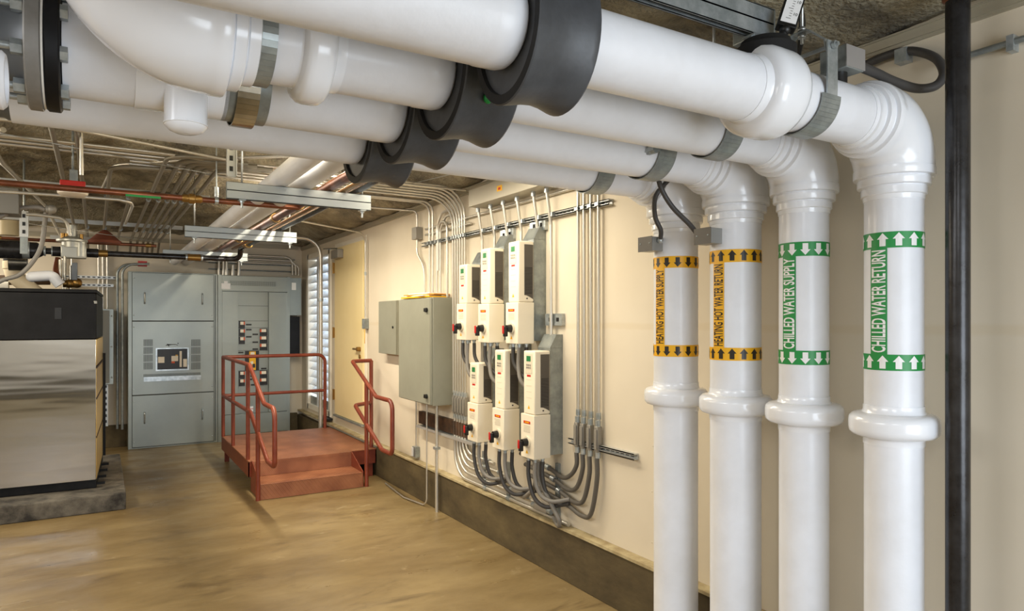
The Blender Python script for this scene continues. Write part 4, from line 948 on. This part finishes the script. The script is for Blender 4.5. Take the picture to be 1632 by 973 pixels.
MB().cyl((2.955, p.y, p.z + .06), (2.955, p.y, 1.08), .010).build('tube', emt, t)
# rusty channel and struts on the wall
a, b = at(670, 668, x=2.95), at(722, 684, x=2.95)
t = thing('rusty_channel', ((2.95, (a.y + b.y) / 2, .75)), 'rusty steel channel on the wall behind the support pole', 'channel')
MB().box((2.93, b.y - .5, .80), (2.979, a.y, .93)).build('web', rust, t); MB().box((2.90, b.y - .5, .76), (2.979, a.y, .785)).build('flange_strip', strutm, t)
def wstrut(y0, y1, z, label, slots=True, mt=strutm, x=2.94):
    t = thing('strut_channel', (x, (y0 + y1) / 2, z - .02), label, 'strut', 'strut channels on the right wall')
    MB().box((x, y0, z - .0205), (2.979, y1, z - .013)).box((x, y0, z + .013), (2.979, y1, z + .0205)).box((x + .03, y0, z - .013), (2.979, y1, z + .013)).box((x, y0, z - .0205), (x + .004, y1, z - .009)).box((x, y0, z + .009), (x + .004, y1, z + .0205)).build('channel', mt, t)
    if slots:
        m = MB(); y = y0 + .03
        while y < y1 - .05: m.box((x + .027, y, z - .006), (x + .0295, y + .03, z + .006)); y += .05
        m.build('slots', black, t)
    return t
sy0, sy1 = at(970, 318, x=2.94), at(672, 390, x=2.94)
wstrut(sy0.y, sy1.y, 2.70, 'long strut channel across the wall conduits above the drives')
wstrut(at(1010, 705, x=2.94).y, 4.05, 1.02, 'strut channel sticking out right of the conduit bodies')
conduit([(2.955, at(900, 300, x=2.95).y - .9, 2.86), (2.955, 6.62, 2.86)], .012, 'upper level conduit on the wall above the long strut', 'level conduits above the long strut')
conduit([(2.955, 5.6, 2.80), (2.955, 6.62, 2.80)], .012, 'lower level conduit on the wall above the long strut', 'level conduits above the long strut')
p = at(665, 366, x=2.94)
t = thing('junction_box', (2.95, p.y, 2.77), 'small galvanised junction box at the left end of the level conduits', 'junction box')
MB().box((2.90, p.y - .06, 2.77), (2.979, p.y + .06, 2.90), .004).build('box', alum, t)
MB().cyl((2.94, p.y, 2.9), (2.94, p.y, 3.05), .011).build('upper_tube', emt, t)
MB().sweep(smooth([(2.94, p.y, 2.77), (2.94, p.y - .01, 2.62), (2.955, p.y - .14, 2.45), (2.955, p.y - .16, 2.13)], 5), .011, 10).build('lower_tube', emt, t)
conduit([(1.9, p.y + .1, 3.08), (2.93, p.y, 3.08), (2.94, p.y, 2.98)], .011, 'thin conduit arching over to the small junction box', None, .08)
# conduits between the junction box and the bundle, dropping to the cabinet
GA = (6.50, 6.42, 6.32, 6.24)
for k, y in enumerate(GA):
    pts = [(2.0, y, 3.12), (2.945, y, 3.12), (2.945, y, 2.12)] if k < 2 else [(2.945, y - .32, 2.98 - .05 * (k - 2)), (2.945, y - .12, 2.98 - .05 * (k - 2)), (2.945, y, 2.86 - .05 * (k - 2)), (2.945, y, 2.12)]
    conduit(pts, .0125, 'conduit dropping to the top of the large grey cabinet, %s from the left of four' % ordn[k], 'conduits into the large grey cabinet', .12)
conduit([(2.93, 6.26, 2.4), (2.93, 6.26, 2.88), (2.93, 6.05, 2.88), (2.93, 6.05, 2.13)], .0125, 'hairpin conduit that arches over and drops to the large grey cabinet', None, .09)
for k, y in enumerate(list(GA) + [6.05] + [5.69 + .05 * q for q in range(6)]):
    o = MB().box((2.918, y - .016, 2.684), (2.9395, y + .016, 2.716)).build('conduit_clamp', galv)
    tag(o, 'bright conduit clamp on the long wall strut', 'clamp', 'conduit clamps on the long strut')
# wireway box with drops to the drives
a = at(747, 325, x=2.80)
t = thing('wireway', (2.88, 4.8, 2.90), 'long grey wireway box with yellow sticker high on the wall above the drives', 'wireway')
MB().box((2.80, 3.9, 2.90), (2.979, 5.35, 3.05), .003).build('box', mat('wireway_grey', (178, 172, 156), .4, .2), t)
p = at(796, 299, x=2.799)
MB().box((2.7975, p.y - .04, 2.955), (2.7998, p.y + .04, 3.0)).mat(1).box((2.7968, p.y - .02, 2.965), (2.7974, p.y + .02, 2.985)).build('sticker', [yellow, red], t)
for k, (px, zl) in enumerate(((758.5, 1.26), (778, 2.40), (798, 2.44), (820, 2.36), (846, 2.5), (867, 1.75))):
    y = at(px, 340, x=2.87).y
    conduit([(2.89, y, 2.90), (2.93, y - .008, 2.62), (2.93, y - .008, zl)], .0135, 'conduit dropping from the wireway to the drives, %s from the left of six' % ordn[k], 'conduits below the wireway', .1, coup=[((2.891, y, 2.885), (0, 0, 1))])
    o = MB().box((2.915, y - .04, 2.684), (2.9395, y, 2.716)).build('conduit_clamp', galv); tag(o, 'bright conduit clamp on the long wall strut', 'clamp', 'conduit clamps on the long strut')

# ---- drives
def drive(yc, zt, zj, zb, label, row, wu=.155, first=False):
    """front faces -x; near side faces -y. yc = near side of the lower box"""
    xf = 2.715; xb = 2.862; yb0, yb1 = yc, yc + .182; yu0, yu1 = yc + .004, yc + .004 + wu
    t = thing('motor_drive', (2.85, yc + .09, zb), label, 'motor drive', 'cream motor drives with red switches, %s row' % row)
    m = MB().box((xb + .002, yb0 + .01, zb + .02), (WX - .001, yb1 - .01, zt + .02)); mb = m.build('mounting_channel', galv_d, t)
    zt2 = zt + .12
    MB().prism([(xb + .002, zt + .021), (WX - .001, zt + .021), (WX - .001, zt2), (xb + .06, zt2)], yb0 + .01, yb1 - .01, 'y').build('channel_top', galv_d, mb)
    b = MB().box((xf, yb0, zb), (xb, yb1, zj), .005).build('switch_box', cream, t)
    u = MB().box((xf + .010, yu0, zj + .002), (xb, yu1, zt), .010).build('drive_body', cream, t)
    # near side grille with bowed foot
    g0, g1 = zj + .055, zt - .025
    m = MB(); n = 8; poly = [(xf + .06, g1), (xb - .008, g1), (xb - .008, g0 - .03)] + [(xb - .008 - (xb - xf - .068) * q / n, g0 - .03 + .03 * math.sin(PI / 2 * q / n)) for q in range(1, n + 1)]
    m.prism(poly, yu0 - .0015, yu0 + .001, 'y'); m.mat(1); z = g0 + .01
    while z < g0 + (g1 - g0) * .55: m.box((xf + .066, yu0 - .0025, z), (xb - .016, yu0 - .0014, z + .004)); z += .011
    m.build('grille', [grille, foam_b], u)
    MB().ball((xf + .085, yu0, zj + .03), .008, 8, (1, .4, .7)).build('side_knob', black, u)
    # front: keypad, lcd, buttons, red mark, ribs, triangle
    X = xf + .0105; ym = yu0 + wu * .52
    kp = MB().box((X - .003, ym - .045, zt - .17), (X, ym + .045, zt - .02), .001).build('keypad', creamd, u)
    MB().box((X - .004, ym - .028, zt - .078), (X - .0031, ym + .028, zt - .038)).build('display', lcd, kp)
    m = MB()
    for dy in (-.022, 0, .022):
        for dz in (-.105, -.125): m.cyl((X - .003, ym + dy, zt + dz), (X - .006, ym + dy, zt + dz), .007, 10)
    m.build('button', alum, kp)
    MB().box((X - .0012, ym - .026, zt - .192), (X, ym + .026, zt - .178)).build('red_mark', red, u)
    m = MB(); z = zt - .215
    while z > zj + .10: m.box((X - .0015, ym - .035, z), (X, ym + .035, z + .004)); z -= .045
    m.build('rib', creamd, u)
    tz = zj + .04
    MB().prism([(ym - .016, tz), (ym + .016, tz), (ym, tz + .028)], X - .001, X + .0005, 'x').build('warning_triangle', yellow, u)
    ymb = yb0 + .095
    m = MB().box((xf - .0012, ymb - .045, zj - .07), (xf, ymb + .045, zj - .05)).mat(1).box((xf - .0018, ymb - .028, zj - .064), (xf - .0012, ymb + .028, zj - .056)); m.build('warning_strip', [red, yellow], b)
    m = MB()
    for q in range(6): m.box((xf - .0008, ymb - .045, zj - .085 - q * .009), (xf, ymb + .045, zj - .088 - q * .009))
    m.build('print_lines', mat('grey_print', (176, 168, 150), .6), b)
    zh = zb + (zj - zb) * .37; yh = ymb - .01
    kn = MB().cyl((xf, yh, zh), (xf - .012, yh, zh), .042, 24).build('switch_base', creamd, b)
    MB().cyl((xf - .012, yh, zh), (xf - .050, yh, zh), .030, 20, .026).build('knob', black, kn)
    MB().box((xf - .075, yh - .014, zh - .062), (xf - .044, yh + .014, zh + .012), .005).mat(1).box((xf - .084, yh - .010, zh - .040), (xf - .0755, yh + .010, zh + .022), .003).build('switch_lever', [black, red], kn)
    MB().prism([(ymb - .016, zb + .035), (ymb + .016, zb + .035), (ymb, zb + .063)], xf - .001, xf + .0005, 'x').build('warning_triangle', yellow, b)
    for yy, xx in ((yb0 + .045, xf + .04), (yb0 + .045, xf + .105), (yb0 + .135, xf + .04), (yb0 + .135, xf + .105)): MB().hexn((xx, yy, zb - .012), (0, 0, 1), .018, .012).cyl((xx, yy, zb - .03), (xx, yy, zb - .012), .013, 12).build('cable_gland', galv, b)
    return t
DR = [(5.239, 2.388, 2.045, 1.728, 'top'), (4.835, 2.492, 2.035, 1.716, 'top'), (4.385, 2.505, 2.037, 1.720, 'top'),
      (5.028, 1.539, 1.197, .872, 'bottom'), (4.596, 1.664, 1.198, .877, 'bottom'), (4.162, 1.674, 1.204, .879, 'bottom')]
for k, (yc, zt, zj, zb, row) in enumerate(DR):
    drive(yc, zt, zj, zb, 'cream motor drive with red and black rotary switch, %s of three in the %s row' % (('left', 'middle', 'right')[k % 3], row), row)
# mounting ears above the drives
for k, (yc, zt) in enumerate(((4.385, 2.60), (4.86, 2.58), (4.162, 1.86))):
    m = MB().box((WX - .03, yc - .02, zt), (WX - .001, yc + .20, zt + .09)); m.mat(1).box((WX - .033, yc + .02, zt + .03), (WX - .0301, yc + .05, zt + .06)).box((WX - .033, yc + .12, zt + .03), (WX - .0301, yc + .15, zt + .06))
    o = m.build('mounting_plate', [galv, foam_b]); tag(o, 'galvanised mounting plate on the wall above the %s drive' % ('top right', 'top middle', 'bottom right')[k], 'plate')
# whips under each drive
wl = ('left', 'middle', 'right')
for k, (yc, zt, zj, zb, row) in enumerate(DR):
    top = row == 'top'
    specs = [(.045, 2.755, flexm, 0), (.045, 2.82, flexd, 1), (.135, 2.755, flexd, 2)]
    for (dy, x, mt, q) in specs:
        y0 = yc + dy; z0 = zb - .028
        if top:
            ny = yc - .03 if q == 0 else yc + .02 + .06 * q
            pts = [(x, y0, z0), (x, y0 + .01, z0 - .14), (x, y0 - .03, z0 - .26), (x + .05, y0 - .10, z0 - .33), (x + .09, y0 - .16, z0 - .34)] if q == 0 else [(x, y0, z0), (x + .01, y0 - .01, z0 - .14), (x + .06, y0 - .10 - .03 * q, z0 - .27), (2.90, y0 - .2 - .04 * q, z0 - .33)]
        else:
            dz = (.10, .16, .22)[q]
            pts = [(x, y0, z0), (x, y0 + .0, z0 - .12), (x + .02, y0 - .04, z0 - .20 - dz * .3), (x + .07, y0 - .12, z0 - .22 - dz * .5), (2.92, y0 - .20, z0 - .20 - dz * .5)]
        conduit(pts, .0155, '%s flexible whip under the %s drive of the %s row' % (('light grey front', 'dark rear', 'dark far')[q], wl[k % 3], row), 'flexible whips under the drives', sm=True, mt=mt)
# conduit bodies, left group (five) and the sweeping tubes
def cbody(t, x, y, z0, z1):
    b = MB().box((x - .022, y - .02, z0 + .02), (x + .02, y + .02, z1 - .02), .008).build('conduit_body', alum, t)
    MB().box((x - .0285, y - .015, z0 + .04), (x - .0225, y + .015, z1 - .04), .004).build('cover', alum, b)
    MB().cyl((x, y, z1 - .022), (x, y, z1 + .02), .019, 12).build('collar', galv, b)
    MB().cyl((x, y, z0 - .02), (x, y, z0 + .022), .019, 12).build('collar', galv, b)
for k in range(5):
    y = 5.69 + .055 * k
    ye = (5.15, 4.95, 4.70, 4.30, 4.05)[k]; zl = .66 - .062 * k
    q = conduit([(2.945, y, .96), (2.945, y, zl), (2.945, ye, zl - .01)], .0155, 'steel conduit sweeping right along the foot of the wall, %s from the top of five' % ordn[k], 'sweeping conduits at the foot of the wall', .24, coup=[((2.945, 5.30, zl - .005), (0, 1, 0)), ((2.945, (5.25, 5.05, 4.98, 4.9, 4.9)[k], zl - .006), (0, 1, 0))])
    cbody(q, 2.945, y, .98, 1.20)
o = MB().box((2.963, 5.36, .38), (2.979, 5.40, .72)).build('strut_post', galv_d); tag(o, 'short upright strut behind the sweeping conduits, left one', 'strut')
o = MB().box((2.963, 4.93, .36), (2.979, 4.97, .70)).build('strut_post', galv_d); tag(o, 'short upright strut behind the sweeping conduits, right one', 'strut')
for k, (y, z) in enumerate(((4.72, .50), (4.38, .455))):
    t = thing('pull_elbow', (2.93, y, z), 'cast conduit body lying level at the foot of the wall, %s' % ('upper left one', 'lower right one')[k], 'conduit body', 'level conduit bodies at the foot of the wall')
    MB().box((2.905, y - .09, z - .03), (2.955, y + .09, z + .02), .012).build('housing', alum, t); MB().cyl((2.93, y - .13, z - .005), (2.93, y + .13, z - .005), .022, 12).build('collar', galv, t)
conduit([(2.82, 4.25, .84), (2.82, 4.24, .70), (2.84, 4.12, .55), (2.86, 4.05, .45), (2.89, 4.10, .39), (2.93, 4.22, .41)], .0165, 'grey flexible conduit looping down to the lower right conduit body', None, sm=True, mt=flexm)
conduit([(2.80, 4.28, .84), (2.80, 4.28, .66), (2.83, 4.42, .56), (2.88, 4.56, .50), (2.93, 4.60, .50)], .0165, 'grey flexible conduit curling left to the upper left conduit body', None, sm=True, mt=flexm)
# right group of four
RG = (3.94, 3.869, 3.79, 3.705)
for k, y in enumerate(RG):
    q = conduit([(2.95, y, 3.12), (2.95, y, 1.20)], .0125, 'straight upright conduit right of the drives, %s from the left of four' % ordn[k], 'four straight conduits right of the drives', cl=[(2.95, y, 2.70)], coup=[((2.95, y, 1.24), (0, 0, 1))])
    cbody(q, 2.945, y, .97, 1.19)
    zl = .76 - .075 * k
    yb = y + (.30, .33, .36, .40)[k]
    conduit([(2.935, y, .95), (2.935, y, .86 - .02 * k), (2.93, y + .06, zl + .02), (2.93, y + .17, zl - .02), (2.93, y + .36, zl + .02), (2.93, y + .75, zl + .06)], .0165, 'dark flexible conduit sweeping left from the conduit bodies, %s from the top of four' % ordn[k], 'dark flexible conduits sweeping left', sm=True, mt=mat('mid_flex', (92, 88, 82), .5), coup=[((2.93, y + .36, zl + .02), (0, 1, .15))])
o = MB().box((2.957, 4.20, .42), (2.979, 4.24, .82)).build('strut_post', galv_d); tag(o, 'short upright strut behind the dark flexible conduits', 'strut')
